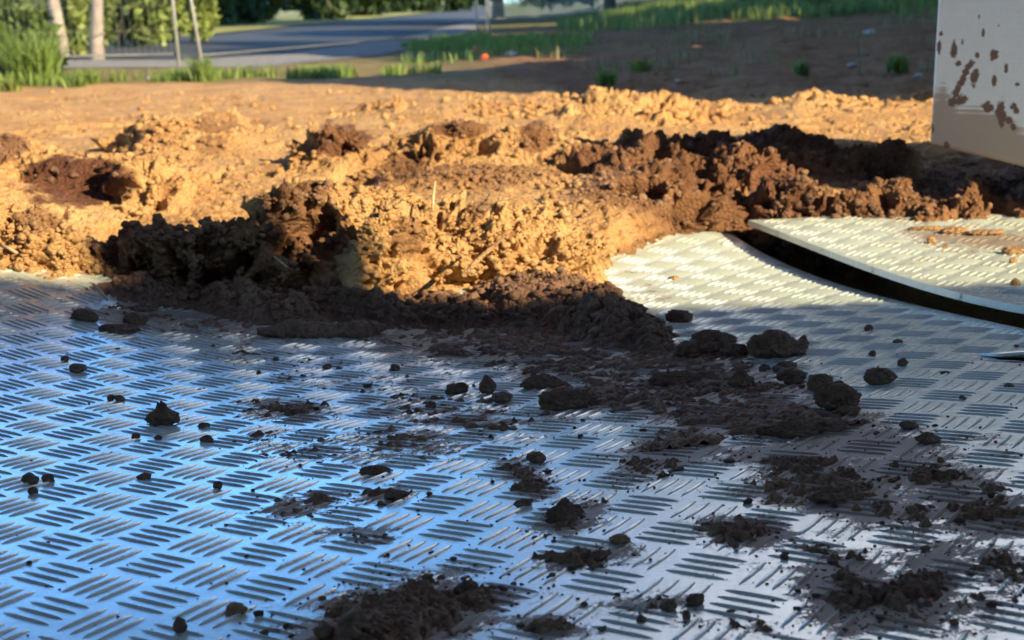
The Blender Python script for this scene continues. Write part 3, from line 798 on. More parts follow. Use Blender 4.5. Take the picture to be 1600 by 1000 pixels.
# ------------------------------------------------------------------ buildings that throw the shade (behind and to the right of the view)
def building(name, corners, h, mat, label, cat, wins, roofmat, rise=1.2):
    """walls on a four-cornered plan, hipped roof, windows on given walls"""
    base = -0.16
    cx_, cy_ = sum(c[0] for c in corners) / 4, sum(c[1] for c in corners) / 4
    b = empty(name, (cx_, cy_, base), label, cat)
    L0 = (cx_, cy_, base)
    m = MB(); n = len(corners)
    Vv = [(c[0], c[1], base) for c in corners] + [(c[0], c[1], h) for c in corners]
    m.add(Vv, [(k, (k + 1) % n, n + (k + 1) % n, n + k) for k in range(n)] + [tuple(range(n, 2 * n))])
    o = m.build('wall', mat, b); o.location = (-cx_, -cy_, -base)
    m = MB(); e = 0.35
    ov = []
    for c in corners:
        d = Vector((c[0] - cx_, c[1] - cy_, 0)).normalized() * e
        ov.append((c[0] + d.x, c[1] + d.y))
    Vv = [(a, b_, h + 0.004) for a, b_ in ov] + [(a, b_, h + 0.12) for a, b_ in ov] + [(cx_ + (a - cx_) * 0.4, cy_ + (b_ - cy_) * 0.4, h + rise) for a, b_ in ov]
    m.add(Vv, [(3, 2, 1, 0)] + [(k, (k + 1) % 4, 4 + (k + 1) % 4, 4 + k) for k in range(4)] + [(4 + k, 4 + (k + 1) % 4, 8 + (k + 1) % 4, 8 + k) for k in range(4)] + [(8, 9, 10, 11)])
    o = m.build('roof', roofmat, b); o.location = (-cx_, -cy_, -base)
    for wall, u, zc, w, hh in wins:
        a, c = Vector(corners[wall]), Vector(corners[(wall + 1) % 4])
        d = (c - a).normalized(); nn = Vector((d.y, -d.x)); p = a + (c - a) * u + nn * 0.01
        rz = math.atan2(d.y, d.x)
        m = MB(); m.box((p.x, p.y, zc), (w + 0.14, 0.08, hh + 0.14), rz)
        f = m.build('window', M_white, b); f.location = (-cx_, -cy_, -base)
        m = MB(); q = p + nn * 0.04; m.box((q.x, q.y, zc), (w, 0.02, hh), rz)
        g_ = m.build('pane', M_glass, f)
    return b
M_white = simple('white_paint', (0.72, 0.72, 0.70), 0.5, var=0.06)
M_glass = simple('dark_glass', (0.03, 0.035, 0.04), 0.08, var=0.2)
M_brick = simple('brown_render', (0.14, 0.11, 0.09), 0.85, var=0.15, scale=1.5)
M_slab = simple('grey_render', (0.20, 0.18, 0.16), 0.85, var=0.15, scale=1.5)
M_roof = simple('roof_metal', (0.10, 0.11, 0.12), 0.5, var=0.1)
building('house', [(-7, -10.5), (16, -10.5), (16, -3.8), (-7, -3.8)], 4.60, M_brick,
         'long brown two storey house behind the photographer whose shadow covers the plates', 'house',
         [(2, u, z_, 1.2, 1.3) for u in (0.15, 0.35, 0.55, 0.75, 0.9) for z_ in (1.6, 3.7)], M_roof)
_c = MB(); _c.tube([(7.9, -4.1, 4.4), (7.9, -4.1, 5.34)], 0.19, 16)  # unseen pipe added to the house to throw a shadow on the pile
_h = bpy.data.objects['house']
_p = MB(); _p.box((5.75, -3.95, 4.72), (4.0, 0.24, 0.40))  # unseen ledge added so the house shadow reaches further at the left
_o = _p.build('shade_ledge', M_brick, _h); _o.location = tuple(-v for v in _h.location)
_o = _c.build('shade_pipe', M_brick, [c for c in _h.children if c.name.startswith('roof')][0]); _o.location = (0, 0, 0)
building('house', [(9.5, 1.1), (15.0, 5.2), (11.4, 11.4), (5.7, 6.8)], 4.4, M_slab,
         'low grey house to the right beyond the white steel box', 'house',
         [(3, u, 1.7, 1.2, 1.2) for u in (0.2, 0.5, 0.8)], M_roof, 0.7)

# ------------------------------------------------------------------ white steel box, right
def dirtywhite():
    m, t, p = mat_new('muddy_white_steel')
    l = t.links.new
    tcn = N(t, 'ShaderNodeTexCoord')
    sp = N(t, 'ShaderNodeSeparateXYZ'); l(tcn.outputs['Object'], sp.inputs[0])
    n1 = N(t, 'ShaderNodeTexNoise', i_Scale=5.0, i_Detail=6.0); l(tcn.outputs['Object'], n1.inputs['Vector'])
    mp_ = N(t, 'ShaderNodeMapping'); mp_.inputs['Rotation'].default_value = (0, math.radians(33), 0); mp_.inputs['Scale'].default_value = (3, 3, 120)
    l(tcn.outputs['Object'], mp_.inputs[0])
    n2 = N(t, 'ShaderNodeTexNoise', i_Scale=1.0, i_Detail=4.0); l(mp_.outputs[0], n2.inputs['Vector'])
    n3 = N(t, 'ShaderNodeTexNoise', i_Scale=38.0, i_Detail=5.0, i_Roughness=0.7); l(tcn.outputs['Object'], n3.inputs['Vector'])
    # scraped clay band: highest at the corner, lower away from it
    at = N(t, 'ShaderNodeAttribute', attribute_name='clay')
    a = N(t, 'ShaderNodeMath', operation='MULTIPLY_ADD'); a.inputs[1].default_value = 0.85; a.inputs[2].default_value = -0.42
    l(n2.outputs['Fac'], a.inputs[0])
    b = N(t, 'ShaderNodeMath', operation='ADD'); l(a.outputs[0], b.inputs[0]); l(at.outputs['Fac'], b.inputs[1])
    a3 = N(t, 'ShaderNodeMath', operation='MULTIPLY_ADD'); a3.inputs[1].default_value = 0.5; a3.inputs[2].default_value = -0.25
    l(n1.outputs['Fac'], a3.inputs[0])
    b3 = N(t, 'ShaderNodeMath', operation='ADD'); l(a3.outputs[0], b3.inputs[0]); l(b.outputs[0], b3.inputs[1])
    mr = N(t, 'ShaderNodeMapRange'); mr.inputs['From Min'].default_value = 0.42; mr.inputs['From Max'].default_value = 0.62; mr.inputs['To Max'].default_value = 0.9
    l(b3.outputs[0], mr.inputs['Value'])
    wc = N(t, 'ShaderNodeMixRGB'); wc.inputs['Color1'].default_value = (0.86, 0.84, 0.79, 1); wc.inputs['Color2'].default_value = (0.74, 0.71, 0.64, 1)
    l(n3.outputs['Fac'], wc.inputs['Fac'])
    mc = N(t, 'ShaderNodeMixRGB'); mc.inputs['Color2'].default_value = (0.40, 0.29, 0.19, 1)
    l(mr.outputs[0], mc.inputs['Fac']); l(wc.outputs[0], mc.inputs['Color1'])
    # dry splashes
    at2 = N(t, 'ShaderNodeAttribute', attribute_name='splash')
    c = N(t, 'ShaderNodeMath', operation='MULTIPLY_ADD'); c.inputs[1].default_value = 1.7; l(n3.outputs['Fac'], c.inputs[0]); 
    c.inputs[2].default_value = -0.90
    c2 = N(t, 'ShaderNodeMath', operation='ADD'); l(c.outputs[0], c2.inputs[0]); l(at2.outputs['Fac'], c2.inputs[1])
    m2 = N(t, 'ShaderNodeMapRange'); m2.inputs['From Min'].default_value = 0.50; m2.inputs['From Max'].default_value = 0.62
    l(c2.outputs[0], m2.inputs['Value'])
    md = N(t, 'ShaderNodeMixRGB'); md.inputs['Color2'].default_value = (0.17, 0.08, 0.04, 1)
    l(m2.outputs[0], md.inputs['Fac']); l(mc.outputs[0], md.inputs['Color1'])
    l(md.outputs[0], p.inputs['Base Color'])
    p.inputs['Roughness'].default_value = 0.5
    bp = N(t, 'ShaderNodeBump', i_Strength=0.4, i_Distance=0.004)
    h = N(t, 'ShaderNodeMath', operation='ADD'); l(m2.outputs[0], h.inputs[0]); l(b3.outputs[0], h.inputs[1])
    l(h.outputs[0], bp.inputs['Height']); l(bp.outputs[0], p.inputs['Normal'])
    return m
M_box = dirtywhite()
M_dark = simple('dark_steel', (0.03, 0.028, 0.026), 0.6, var=0.3, scale=12)
A0 = at_depth(1451, 226, 4.62)
ang = math.radians(43)
fx = Vector((math.cos(ang), -math.sin(ang), 0)); fy = Vector((math.sin(ang), math.cos(ang), 0))
box = empty('steel_box', (A0[0], A0[1], 0), 'white steel box at the right, spattered with mud and scraped brown along its lower corner', 'box')
box.rotation_euler.z = -ang
def boxlocal(px, py):
    """where a ray meets the front face, in the box's own x and z"""
    d = Vector(ray(px, py)); n = fy
    t = n.dot(Vector((A0[0], A0[1], CAMH)) - Vector((0, 0, CAMH))) / n.dot(d)
    p = Vector((0, 0, CAMH)) + d * t - Vector((A0[0], A0[1], 0))
    return p.dot(fx), p.z
xr, zr = boxlocal(1600, 262); xl, zl = boxlocal(1451, 226); xt, ztp = boxlocal(1465, 2)
lean = (xt - xl) / (ztp - zl); slope = (zr - zl) / (xr - xl)
W, H_, D = 1.5, 0.56, 1.1
nx, nz_ = 260, 170
us = np.concatenate([np.linspace(0, 0.42, 200), np.linspace(0.42, W, 60)[1:]]); ws = np.concatenate([np.linspace(0, 0.55, 130), np.linspace(0.55, H_, 40)[1:]])
Ub, Wb = np.meshgrid(us, ws, indexing='ij')
def lowz(u): return zl + slope * np.minimum(u, 0.55)
Xb = xl + Ub + lean * Wb; Zb = lowz(Ub) + Wb * (H_ + zl - lowz(Ub)) / H_
rimr = 0.012
Yb = rimr * (1 - np.sqrt(1 - np.clip(1 - Ub / rimr, 0, 1) ** 2)) + rimr * (1 - np.sqrt(1 - np.clip(1 - Wb / rimr, 0, 1) ** 2)) + 0.004 * vnoise(Xb * 4, Zb * 4, 0 * Xb, 171)
n1_, n2_ = Ub.shape
a = (np.arange(n1_ - 1)[:, None] * n2_ + np.arange(n2_ - 1)[None, :]).ravel()
Fq = np.stack([a, a + n2_, a + n2_ + 1, a + 1], -1)
# clay band and splashes, placed as seen
BP = {}
def bl(px, py): return boxlocal(px, py)
line = [bl(1451, 150), bl(1475, 135), bl(1500, 170), bl(1530, 168), bl(1570, 178), bl(1600, 205), bl(1700, 230)]
zline = np.interp(Xb, [p[0] for p in line], [p[1] for p in line])
clay = np.clip(0.5 + (zline - Zb) / 0.028 * 0.22, -0.5, 0.95)
spl = np.zeros(Xb.shape)
def blob(px, py, r, elong=1.0, a=1.0):
    cx_, cz_ = bl(px, py); rr = r * 4.6 / FPX
    return a * np.exp(-(((Xb - cx_) / rr) ** 2 + ((Zb - cz_) / (rr * elong)) ** 2) * 0.7)
for b_ in [(1471, 53, 4), (1468, 75, 4, 3), (1491, 80, 7, 2.2), (1527, 86, 5), (1554, 86, 8, 1.3), (1498, 99, 5), (1572, 108, 4, 2), (1553, 127, 5, 1.8), (1523, 120, 7, 2.4),
           (1517, 100, 8), (1513, 104, 7), (1509, 113, 7), (1505, 122, 7), (1501, 130, 7), (1497, 138, 7), (1493, 146, 8), (1502, 156, 11), (1488, 158, 9), (1542, 167, 9), (1548, 168, 7), (1561, 172, 8, 2.2), (1565, 186, 7, 2), (1583, 166, 7), (1587, 172, 6), (1575, 188, 7), (1583, 199, 6),
           (1536, 50, 3, 2.5), (1504, 66, 2, 3), (1590, 132, 6, .4), (1450, 215, 8), (1478, 226, 7), (1455, 200, 5, 2), (1530, 26, 2, 2), (1560, 40, 2)]:
    spl = np.maximum(spl, blob(*b_))
Vb = np.stack([Xb.ravel(), Yb.ravel(), Zb.ravel()], -1)
mesh_np('panel', Vb, Fq, M_box, True, box, {'clay': clay, 'splash': spl})
# shell behind the front panel
zt_ = H_ + zl
m = MB()
x0, x1 = xl + rimr, xl + W
m.add([(x0 - rimr, rimr, zl + rimr), (x0 - rimr + lean * H_, rimr, zt_), (x0 - rimr + lean * H_ + 0.10, D, zt_), (x0 - rimr + 0.10, D, zl + rimr)], [(0, 1, 2, 3)])
m.add([(x0 - rimr + lean * H_, rimr * 0, zt_), (x1 + lean * H_, 0, zt_), (x1 + lean * H_, D, zt_), (x0 - rimr + lean * H_ + .1, D, zt_)], [(0, 1, 2, 3)])
m.add([(x1, 0.0, zl - .15), (x1, D, zl - .15), (x1 + lean * H_, D, zt_), (x1 + lean * H_, 0, zt_)], [(0, 1, 2, 3)])
m.add([(x0, D, zl), (x1, D, zl - .1), (x1 + lean * H_, D, zt_), (x0 + lean * H_, D, zt_)], [(0, 3, 2, 1)])
mesh_np('shell', np.array(m.v), m.f, M_white, False, box)
m = MB()
za = float(lowz(0.03)); zb_ = float(lowz(0.55))
m.add([(xl + 0.02, rimr + .003, za + 0.006), (xl + 0.55, rimr + .003, zb_ + 0.006), (x1 - .01, rimr + .003, zb_ + 0.006), (x1 - .01, D - .01, zb_ + .006), (xl + 0.55, D - .01, zb_ + .006), (xl + 0.10, D - .01, za + .006)], [(0, 1, 4, 5), (1, 2, 3, 4)])
mesh_np('underside', np.array(m.v), m.f, M_dark, False, box)
for k, (bx_, by_) in enumerate([(0.75, 0.35), (2.0, 0.35), (0.75, 1.2), (2.0, 1.2)]):
    m = MB(); m.box((xl + bx_, by_, zb_ / 2 - 0.1), (0.16, 0.2, zb_ + 0.19))
    mesh_np('foot', np.array(m.v), m.f, M_dark, False, box)

M_black = simple('slot_shade', (0.006, 0.006, 0.006), 1.0, spec=0.0)
# ------------------------------------------------------------------ hand slot at the right edge of the big plate
p1 = on_plate(1528, 556); p2 = on_plate(1608, 562); p2b = on_plate(1660, 572)
m = MB()
pts = [Vector(p1), Vector(on_plate(1560, 562)), Vector(p2), Vector(p2b)]
n = 14
Vt = []; Ft = []
up = [0.001, 0.006, 0.010, 0.012]
for k in range(n + 1):
    s_ = k / n * 3; a_ = int(min(s_, 2)); fr = s_ - a_
    p = pts[a_].lerp(pts[a_ + 1], fr); hz = up[a_] * (1 - fr) + up[a_ + 1] * fr
    dn = Vector((0.2, 1, 0)).normalized() * (0.004 + 0.016 * min(1, s_))
    Vt += [p + Vector((0, 0, hz)), p + Vector((0, 0, hz - 0.002)), p + dn + Vector((0, 0, hz * 1.15 + .001)), p + dn * 2.2 + Vector((0, 0, 0.0005))]
for k in range(n):
    b_ = k * 4
    Ft += [(b_, b_ + 4, b_ + 6, b_ + 2), (b_ + 2, b_ + 6, b_ + 7, b_ + 3), (b_ + 1, b_ + 5, b_ + 4, b_), (b_ + 3, b_ + 7, b_ + 5, b_ + 1)]
lip = mesh_np('hand_slot', np.array([v[:] for v in Vt]), Ft, M_plate, True, plate1, {'dust': np.zeros(len(Vt))})
Vt = []; Ft = []
for k in range(n + 1):
    s_ = k / n * 3; a_ = int(min(s_, 2)); fr = s_ - a_
    p = pts[a_].lerp(pts[a_ + 1], fr); w__ = 0.012 * min(1, max(0, s_ - .35))
    Vt += [p + Vector((0, 0.002, 0.0032)), p + Vector((-0.1 * w__, -w__ * 2.6, 0.0032))]
for k in range(n): Ft.append((k * 2, k * 2 + 1, k * 2 + 3, k * 2 + 2))
mesh_np('slot_gap_shade', np.array([v[:] for v in Vt]), Ft, M_black, False, lip)  # black sheet standing in for the shade inside the slot

# ------------------------------------------------------------------ clods lying on the plates and bank
def plate_or_mud(px, py): return on_plate(px, py)
def clod(px, pyb, wpx, hpx, label, mat=M_clod, seed=1, elong=0.8, rz=0.0, sub=None, group=None, peak=0.0, flat=None, name='clod', cat='clod', pos=None):
    p = pos if pos is not None else on_plate(px, pyb)
    dist = math.sqrt(p[0] ** 2 + p[1] ** 2 + (CAMH - p[2]) ** 2)
    w = wpx * dist / FPX; h = hpx * dist / FPX
    big = wpx > 34
    IV, IF = (IV5, IF5) if wpx > 60 else ((IV4, IF4) if big else (ico3))
    cs = 3.2 if wpx < 40 else 5.0
    L_ = lump(IV, seed, 0.5, 0.20 if wpx < 60 else 0.15, cs)
    if wpx > 30:
        L_ = L_ * (1 + 0.09 * bumps(L_[:, 0] * 9, L_[:, 1] * 9, L_[:, 2] * 9, seed + 11, .8) + 0.07 * fbm(L_[:, 0] * 14, L_[:, 1] * 14, L_[:, 2] * 14, 3, seed))[:, None]
    if peak:
        r_ = np.clip((L_[:, 2] + 0.3) / 1.3, 0, 1)
        L_[:, 0] *= 1 - peak * sstep(0.2, 0.75, r_); L_[:, 1] *= 1 - peak * sstep(0.2, 0.75, r_)
    ext = L_.max(0) - L_.min(0)
    L_ = L_ / ext * np.array([w, w * elong, h * 1.06])
    L_[:, 2] = np.maximum(L_[:, 2], np.quantile(L_[:, 2], 0.06))
    L_[:, 2] -= L_[:, 2].min()
    c, s = math.cos(rz), math.sin(rz)
    L_ = np.stack([L_[:, 0] * c - L_[:, 1] * s, L_[:, 0] * s + L_[:, 1] * c, L_[:, 2] - 0.0015], -1)
    o = mesh_np(name, L_, IF, mat, True, None, None, loc=(p[0], p[1] + w * elong * 0.3, p[2]))
    tag(o, label, cat, group)
    return o
ico3 = ico(3)
CL = [
 (253, 667, 54, 40, 'peaked dark clod standing alone on the blue-lit left of the plate', dict(peak=.55, elong=.8)),
 (134, 503, 46, 22, 'smooth dark slab-shaped clod near the top left corner of the plate', dict(elong=.5, rz=-.2)),
 (120, 583, 30, 15, 'crumbly brown clod below the slab-shaped clod at the left', dict()),
 (101, 565, 13, 11, 'tiny dark clod just above the crumbly brown clod at the left', dict()),
 (212, 508, 40, 20, 'flat-topped dark clod in the litter at the foot of the left bank', dict(elong=.6)),
 (180, 521, 74, 15, 'long thin ragged clod lying across below the flat-topped clod', dict(elong=.35, rz=-.25)),
 (225, 487, 50, 12, 'low crumbled clod close against the foot of the left bank', dict(elong=.5)),
 (264, 481, 34, 11, 'low block of damp earth between the litter and the dark left bank', dict(elong=.6)),
 (172, 627, 13, 11, 'left one of two round crumbs side by side above the peaked clod', dict()),
 (186, 627, 15, 11, 'right one of two round crumbs side by side above the peaked clod', dict()),
 (322, 692, 24, 14, 'rounded clod lying right and below the peaked clod', dict()),
 (318, 669, 20, 11, 'small flat clod just right of the peaked clod', dict(elong=.6)),
 (211, 686, 14, 10, 'small clod under the left foot of the peaked clod', dict()),
 (246, 687, 13, 9, 'small clod straight below the peaked clod', dict()),
 (44, 756, 28, 17, 'square-cut brown clod at the left edge of the photo', dict(elong=.7)),
 (73, 754, 20, 15, 'dark clod touching the square-cut brown clod on its right', dict()),
 (50, 773, 16, 14, 'clod just below the square-cut brown clod', dict()),
 (224, 749, 24, 12, 'low clod alone on clean plate left of centre with a flat top', dict(elong=.6)),
 (340, 765, 15, 16, 'upright egg-shaped clod on clean plate', dict()),
 (281, 990, 22, 30, 'upright brown pebble-like clod at the bottom left', dict(peak=.2)),
 (366, 962, 36, 20, 'chunky tan clod near the bottom left', dict(mat=1)),
 (838, 724, 32, 20, 'rounded brown clod on the middle of the plate', dict()),
 (714, 616, 38, 20, 'wedge-shaped dark clod at the left end of the muddy middle', dict(elong=.6)),
 (761, 616, 28, 34, 'upright pointed dark clod at the left of the muddy middle', dict(peak=.45)),
 (787, 630, 34, 20, 'dark clod at the foot of the upright pointed clod', dict()),
 (845, 608, 72, 26, 'long low dark clod above the flat slab of mud', dict(elong=.45)),
 (890, 640, 98, 36, 'broad flat slab of dark mud tilted on the tread', dict(elong=.45, rz=.15)),
 (1052, 603, 74, 24, 'low rounded ridge of mud at the middle of the plate', dict(elong=.45)),
 (1105, 598, 44, 20, 'rough clod at the right end of the low rounded ridge', dict(elong=.6)),
 (1160, 608, 44, 32, 'knobbly clod with a raised tip right of the low ridge', dict(peak=.4)),
 (1194, 580, 18, 13, 'small round clod between the knobbly clod and the tall heap', dict()),
 (1205, 562, 84, 48, 'tall brown clod at the right end of the mud heap', dict(elong=.7)),
 (1112, 556, 82, 42, 'broad lumpy clod at the right foot of the mud heap', dict(elong=.6)),
 (1150, 558, 44, 24, 'clod wedged between the broad lumpy clod and the tall brown clod', dict()),
 (1078, 560, 50, 30, 'clod leaning on the left side of the broad lumpy clod', dict()),
 (1256, 545, 19, 24, 'small upright clod on top of the chain of clods', dict(peak=.3)),
 (1243, 556, 40, 26, 'dark clod right beside the tall brown clod', dict()),
 (1230, 582, 42, 20, 'upper of two stacked brown clods below the tall brown clod', dict()),
 (1240, 601, 50, 26, 'lower of two stacked brown clods below the tall brown clod', dict(elong=.7)),
 (1284, 612, 44, 30, 'greyish clod behind the large round clod', dict()),
 (1311, 642, 76, 46, 'large round dark clod at the right end of the chain', dict(elong=.7)),
 (1325, 650, 46, 18, 'flat clod spread at the foot of the large round clod', dict(elong=.7)),
 (1378, 602, 54, 29, 'reddish crumbly clod lying alone on the right of the plate', dict(elong=.7)),
 (1411, 572, 17, 14, 'small clod above and right of the reddish crumbly clod', dict()),
 (1358, 518, 15, 13, 'small dark clod just below the sunlit part of the plate', dict()),
 (1403, 536, 16, 7, 'little flat clod below the dark gap between the plates', dict()),
 (1364, 556, 12, 10, 'tiny clod halfway between the chain of clods and the dark gap', dict()),
 (1062, 504, 48, 22, 'dark clod at the shadow edge right of the mud heap', dict(elong=.6)),
 (1424, 671, 30, 15, 'squat reddish clod on the right of the plate', dict()),
 (1450, 694, 42, 20, 'red-brown ridge-shaped clod at the right rim of the smear', dict(peak=.3)),
 (1245, 684, 92, 28, 'long dark boat-shaped clod in the middle of the smear', dict(elong=.4, rz=.12)),
 (1300, 676, 60, 22, 'dark tail of earth behind the boat-shaped clod', dict(elong=.5)),
 (1200, 680, 40, 18, 'small ridge left of the boat-shaped clod', dict(elong=.6)),
 (1578, 606, 16, 9, 'little dark clod near the right edge of the photo', dict()),
 (1504, 625, 10, 9, 'speck-like clod on clean tread at the right', dict()),
 (1300, 786, 96, 26, 'dark peaked heap of mud low on the right of the plate', dict(elong=.5, peak=.3)),
 (704, 554, 34, 12, 'small dark clod under the mud slide at the middle', dict(elong=.6)),
 (617, 580, 18, 13, 'dark clod left of the muddy middle', dict()),
 (511, 577, 16, 9, 'small dark clod on the blue plate below the long roll of mud', dict()),
 (674, 638, 18, 12, 'small brown clod left of the wedge-shaped clod', dict()),
 (1045, 955, 26, 20, 'ragged clod near the bottom centre', dict()),
 (1088, 948, 30, 22, 'darker ragged clod right of the bottom centre', dict()),
 (1073, 968, 14, 18, 'crumb below the darker ragged clod', dict()),
 (1002, 972, 16, 14, 'crumb left of the ragged clods at the bottom centre', dict()),
 (730, 930, 40, 28, 'crumbly clod at the upper end of the big mud cake', dict()),
 (935, 876, 30, 18, 'dark clod on the tread below the middle', dict()),
 (968, 850, 36, 18, 'tan flaky clod beside the tread below the middle', dict(mat=1, elong=.6)),
 (818, 792, 34, 16, 'elongated clod across one tread bar at the middle', dict(elong=.4, rz=.5)),
 (622, 780, 46, 18, 'brown elongated clod across a tread bar left of the middle', dict(elong=.4, rz=.5)),
 (585, 742, 56, 16, 'flaky dark crust on the tread left of the middle', dict(elong=.4, rz=.2)),
 (883, 815, 64, 40, 'dark feathered wedge of mud below the middle of the plate', dict(elong=.4, peak=.2, rz=.3)),
]
for k, (a, b_, c, d, lab, kw) in enumerate(CL):
    kw = dict(kw); mt = M_clod_dry if kw.pop('mat', 0) else M_clod
    clod(a, b_, c, d, lab, mt, seed=300 + k * 5, **kw)
# long roll of mud
def roll(p0, p1, r, label, seed, mat):
    a_, b_ = np.array(on_plate(*p0)), np.array(on_plate(*p1))
    n, q = 90, 28
    s = np.linspace(0, 1, n)[:, None]; th = np.linspace(0, 2 * np.pi, q, endpoint=False)[None, :]
    rad = r * (0.35 + 0.65 * np.clip(np.sin(np.pi * s) * 1.7, 0, 1)) * (1 + 0.28 * vnoise(s * 9, 0 * s, 0 * s, seed))
    ax = (b_ - a_); ln = np.linalg.norm(ax); ax = ax / ln; sd = np.array([-ax[1], ax[0], 0])
    C = a_[None, None] + ax * (s * ln)[..., None] + sd * (0.010 * np.sin(s * 7))[..., None]
    P_ = C + (sd[None, None] * (np.cos(th) * rad)[..., None] * 1.25 + np.array([0, 0, 1.0]) * (np.sin(th) * rad * 0.9 + r * 0.55)[..., None])
    P_ = P_.reshape(-1, 3)
    nn = (P_ - np.repeat(C.reshape(-1, 3), q, 0)); nn /= np.linalg.norm(nn, axis=1, keepdims=True) + 1e-9
    P_ += nn * (0.0045 * bumps(P_[:, 0] / .016, P_[:, 1] / .016, P_[:, 2] / .016, seed, .8) + 0.003 * fbm(P_[:, 0] * 60, P_[:, 1] * 60, P_[:, 2] * 60, 3, seed))[:, None]
    Fr = []
    for i_ in range(n - 1):
        for j_ in range(q): Fr.append((i_ * q + j_, i_ * q + (j_ + 1) % q, (i_ + 1) * q + (j_ + 1) % q, (i_ + 1) * q + j_))
    Fr.append(tuple(range(q - 1, -1, -1))); Fr.append(tuple((n - 1) * q + j_ for j_ in range(q)))
    c0 = P_.mean(0)
    o = mesh_np('mud_roll', P_ - c0, Fr, mat, True, None, None, loc=tuple(c0))
    tag(o, label, 'mud roll')
roll((402, 528), (604, 522), 0.017, 'long dark roll of mud lying at the foot of the bank on the plate', 900, M_clod)
# small crumbs shared between many copies
protos = []
for k in range(5):
    L_ = lump(ico(2)[0], 700 + k, 0.45, 0.2, 2.4); L_[:, 2] *= 0.72; L_[:, 2] -= L_[:, 2].min() * 0.75
    me = mesh_np('soil_crumb', L_, IF2, M_clod if k < 4 else M_clod_dry, True)
    protos.append(me.data); bpy.data.objects.remove(me)
rgc = np.random.default_rng(99)
placed = 0; tries = 0
while placed < 270 and tries < 9000:
    tries += 1
    a, b_ = rgc.uniform(10, 1590), rgc.uniform(500, 995)
    dn = float(mud_density(np.array([a]), np.array([b_]), 1.7)[0])
    if rgc.random() > 0.05 + dn * 1.3: continue
    if b_ < 560 and 640 < a < 1060: continue
    if a > 1300 and b_ < 480 + (a - 1300) * .2: continue
    p = on_plate(a, b_)
    s = (0.0011 + 0.0042 * rgc.random() ** 2.2)
    o = bpy.data.objects.new('soil_crumb', protos[int(rgc.integers(0, 5))])
    o.location = (p[0], p[1], p[2] - 0.0003); o.scale = (s * rgc.uniform(.8, 1.5), s, s * rgc.uniform(.6, 1.1)); o.rotation_euler = (0, 0, rgc.uniform(0, 6.28))
    col.objects.link(o)
    reg = ('on the clean blue left side of the plate', 'left') if a < 420 else (('in and around the muddy middle of the plate', 'middle') if b_ < 720 and a < 1150 else (('beside the chain of clods on the upper right of the plate', 'upper right') if b_ < 720 else (('on the pale lower right corner of the plate', 'lower right') if a > 1050 else ('near the bottom middle of the plate', 'bottom middle'))))
    tag(o, 'small dark crumb ' + reg[0], 'crumb', 'small crumbs, ' + reg[1] + ' of the plate')
    placed += 1
# dust-like grains, past counting
ng = 2600
ga, gb = rgc.uniform(0, 1600, ng * 8), rgc.uniform(480, 1000, ng * 8)
dn = mud_density(ga, gb, 1.6)
keep = (rgc.random(ng * 8) < 0.015 + dn * 0.28) & ~((gb < 560) & (ga > 640) & (ga < 1060)) & ~((ga > 1300) & (gb < 500 + (ga - 1300) * .22))
ga, gb = ga[keep][:ng], gb[keep][:ng]
GP = np.array([on_plate(a, b_) for a, b_ in zip(ga, gb)])
gr = scatter('soil_grains', GP + np.array([0, 0, 0.0004]), 0.0006 + 0.0013 * rgc.random(len(GP)) ** 2, 4, M_mud, np.full(len(GP), .96), 8)
tag(gr, 'fine grains of earth sprinkled over the big tread plate', 'grains', kind='stuff')
# bits on the sunlit plates
for k, (a, b_, c, d, lab) in enumerate([(1052, 437, 17, 7, 'flat pale crumb on the sunlit corner of the big plate'), (1134, 384, 14, 6, 'white crumb near the far corner of the big plate')]):
    clod(a, b_, c, d, lab, M_clod_dry if k == 0 else M_white, seed=801 + k, name='soil_chip', cat='chip')
def on_plate2(px, py):
    d = ray(px, py); best = None
    for t in np.linspace(2.6, 5.6, 1500):
        x, y, z_ = d[0] * t, d[1] * t, CAMH + d[2] * t
        i, j = w2g(x, y)
        if z_ <= zplate2(i, j): return np.array([x, y, z_])
    return at_depth(px, py, 4.2)
for k, (a, b_, c, d, lab) in enumerate([(1456, 381, 15, 13, 'round clod on the right plate at the edge of its dirt strip'), (1478, 388, 12, 7, 'flat crumb just right of the round clod on the right plate'),
        (1584, 411, 13, 10, 'orange clod near the right end of the right plate'), (1588, 446, 16, 12, 'orange clod on the clean part of the right plate'), (1545, 369, 60, 11, 'long crust of dry earth along the back of the right plate'),
        (1492, 366, 46, 12, 'brown clod lying on the back edge of the right plate'), (1450, 361, 54, 9, 'tan crust of earth at the back edge of the right plate'), (1590, 398, 50, 12, 'dark-shadowed orange clod at the photo edge on the right plate')]):
    clod(a, b_, c, d, lab, M_clod_dry, seed=821 + k, elong=.55, pos=on_plate2(a, b_))
# straws and roots
M_straw = simple('straw', (0.46, 0.33, 0.17), 0.7, var=0.2, scale=30)
def stick(pts, r, label, mat=M_straw, n='straw', cat='straw'):
    m = MB(); m.tube(pts, [r, r * 1.1, r * 0.9, r * 0.5][:len(pts)] if len(pts) <= 4 else r, 6)
    c0 = tuple(np.array(pts).mean(0))
    o = m.build(n, mat, None, True, loc=c0); tag(o, label, cat)
stick([at_depth(722, 432, 3.42), at_depth(748, 405, 3.46), at_depth(772, 384, 3.50), at_depth(792, 366, 3.56)], 0.0055, 'thick pale root slanting up the sunlit face of the bank', M_clod_dry, n='root', cat='root')
stick([at_depth(676, 330, 3.60), at_depth(677, 305, 3.62), at_depth(680, 283, 3.64)], 0.0030, 'thin upright straw on top of the sunlit bank')
stick([on_plate(147, 459) + np.array([0, 0, .02]), on_plate(158, 466) + np.array([0, 0, .014]), on_plate(168, 473) + np.array([0, 0, .006])], 0.0035, 'short pale stick in the litter at the foot of the left bank')
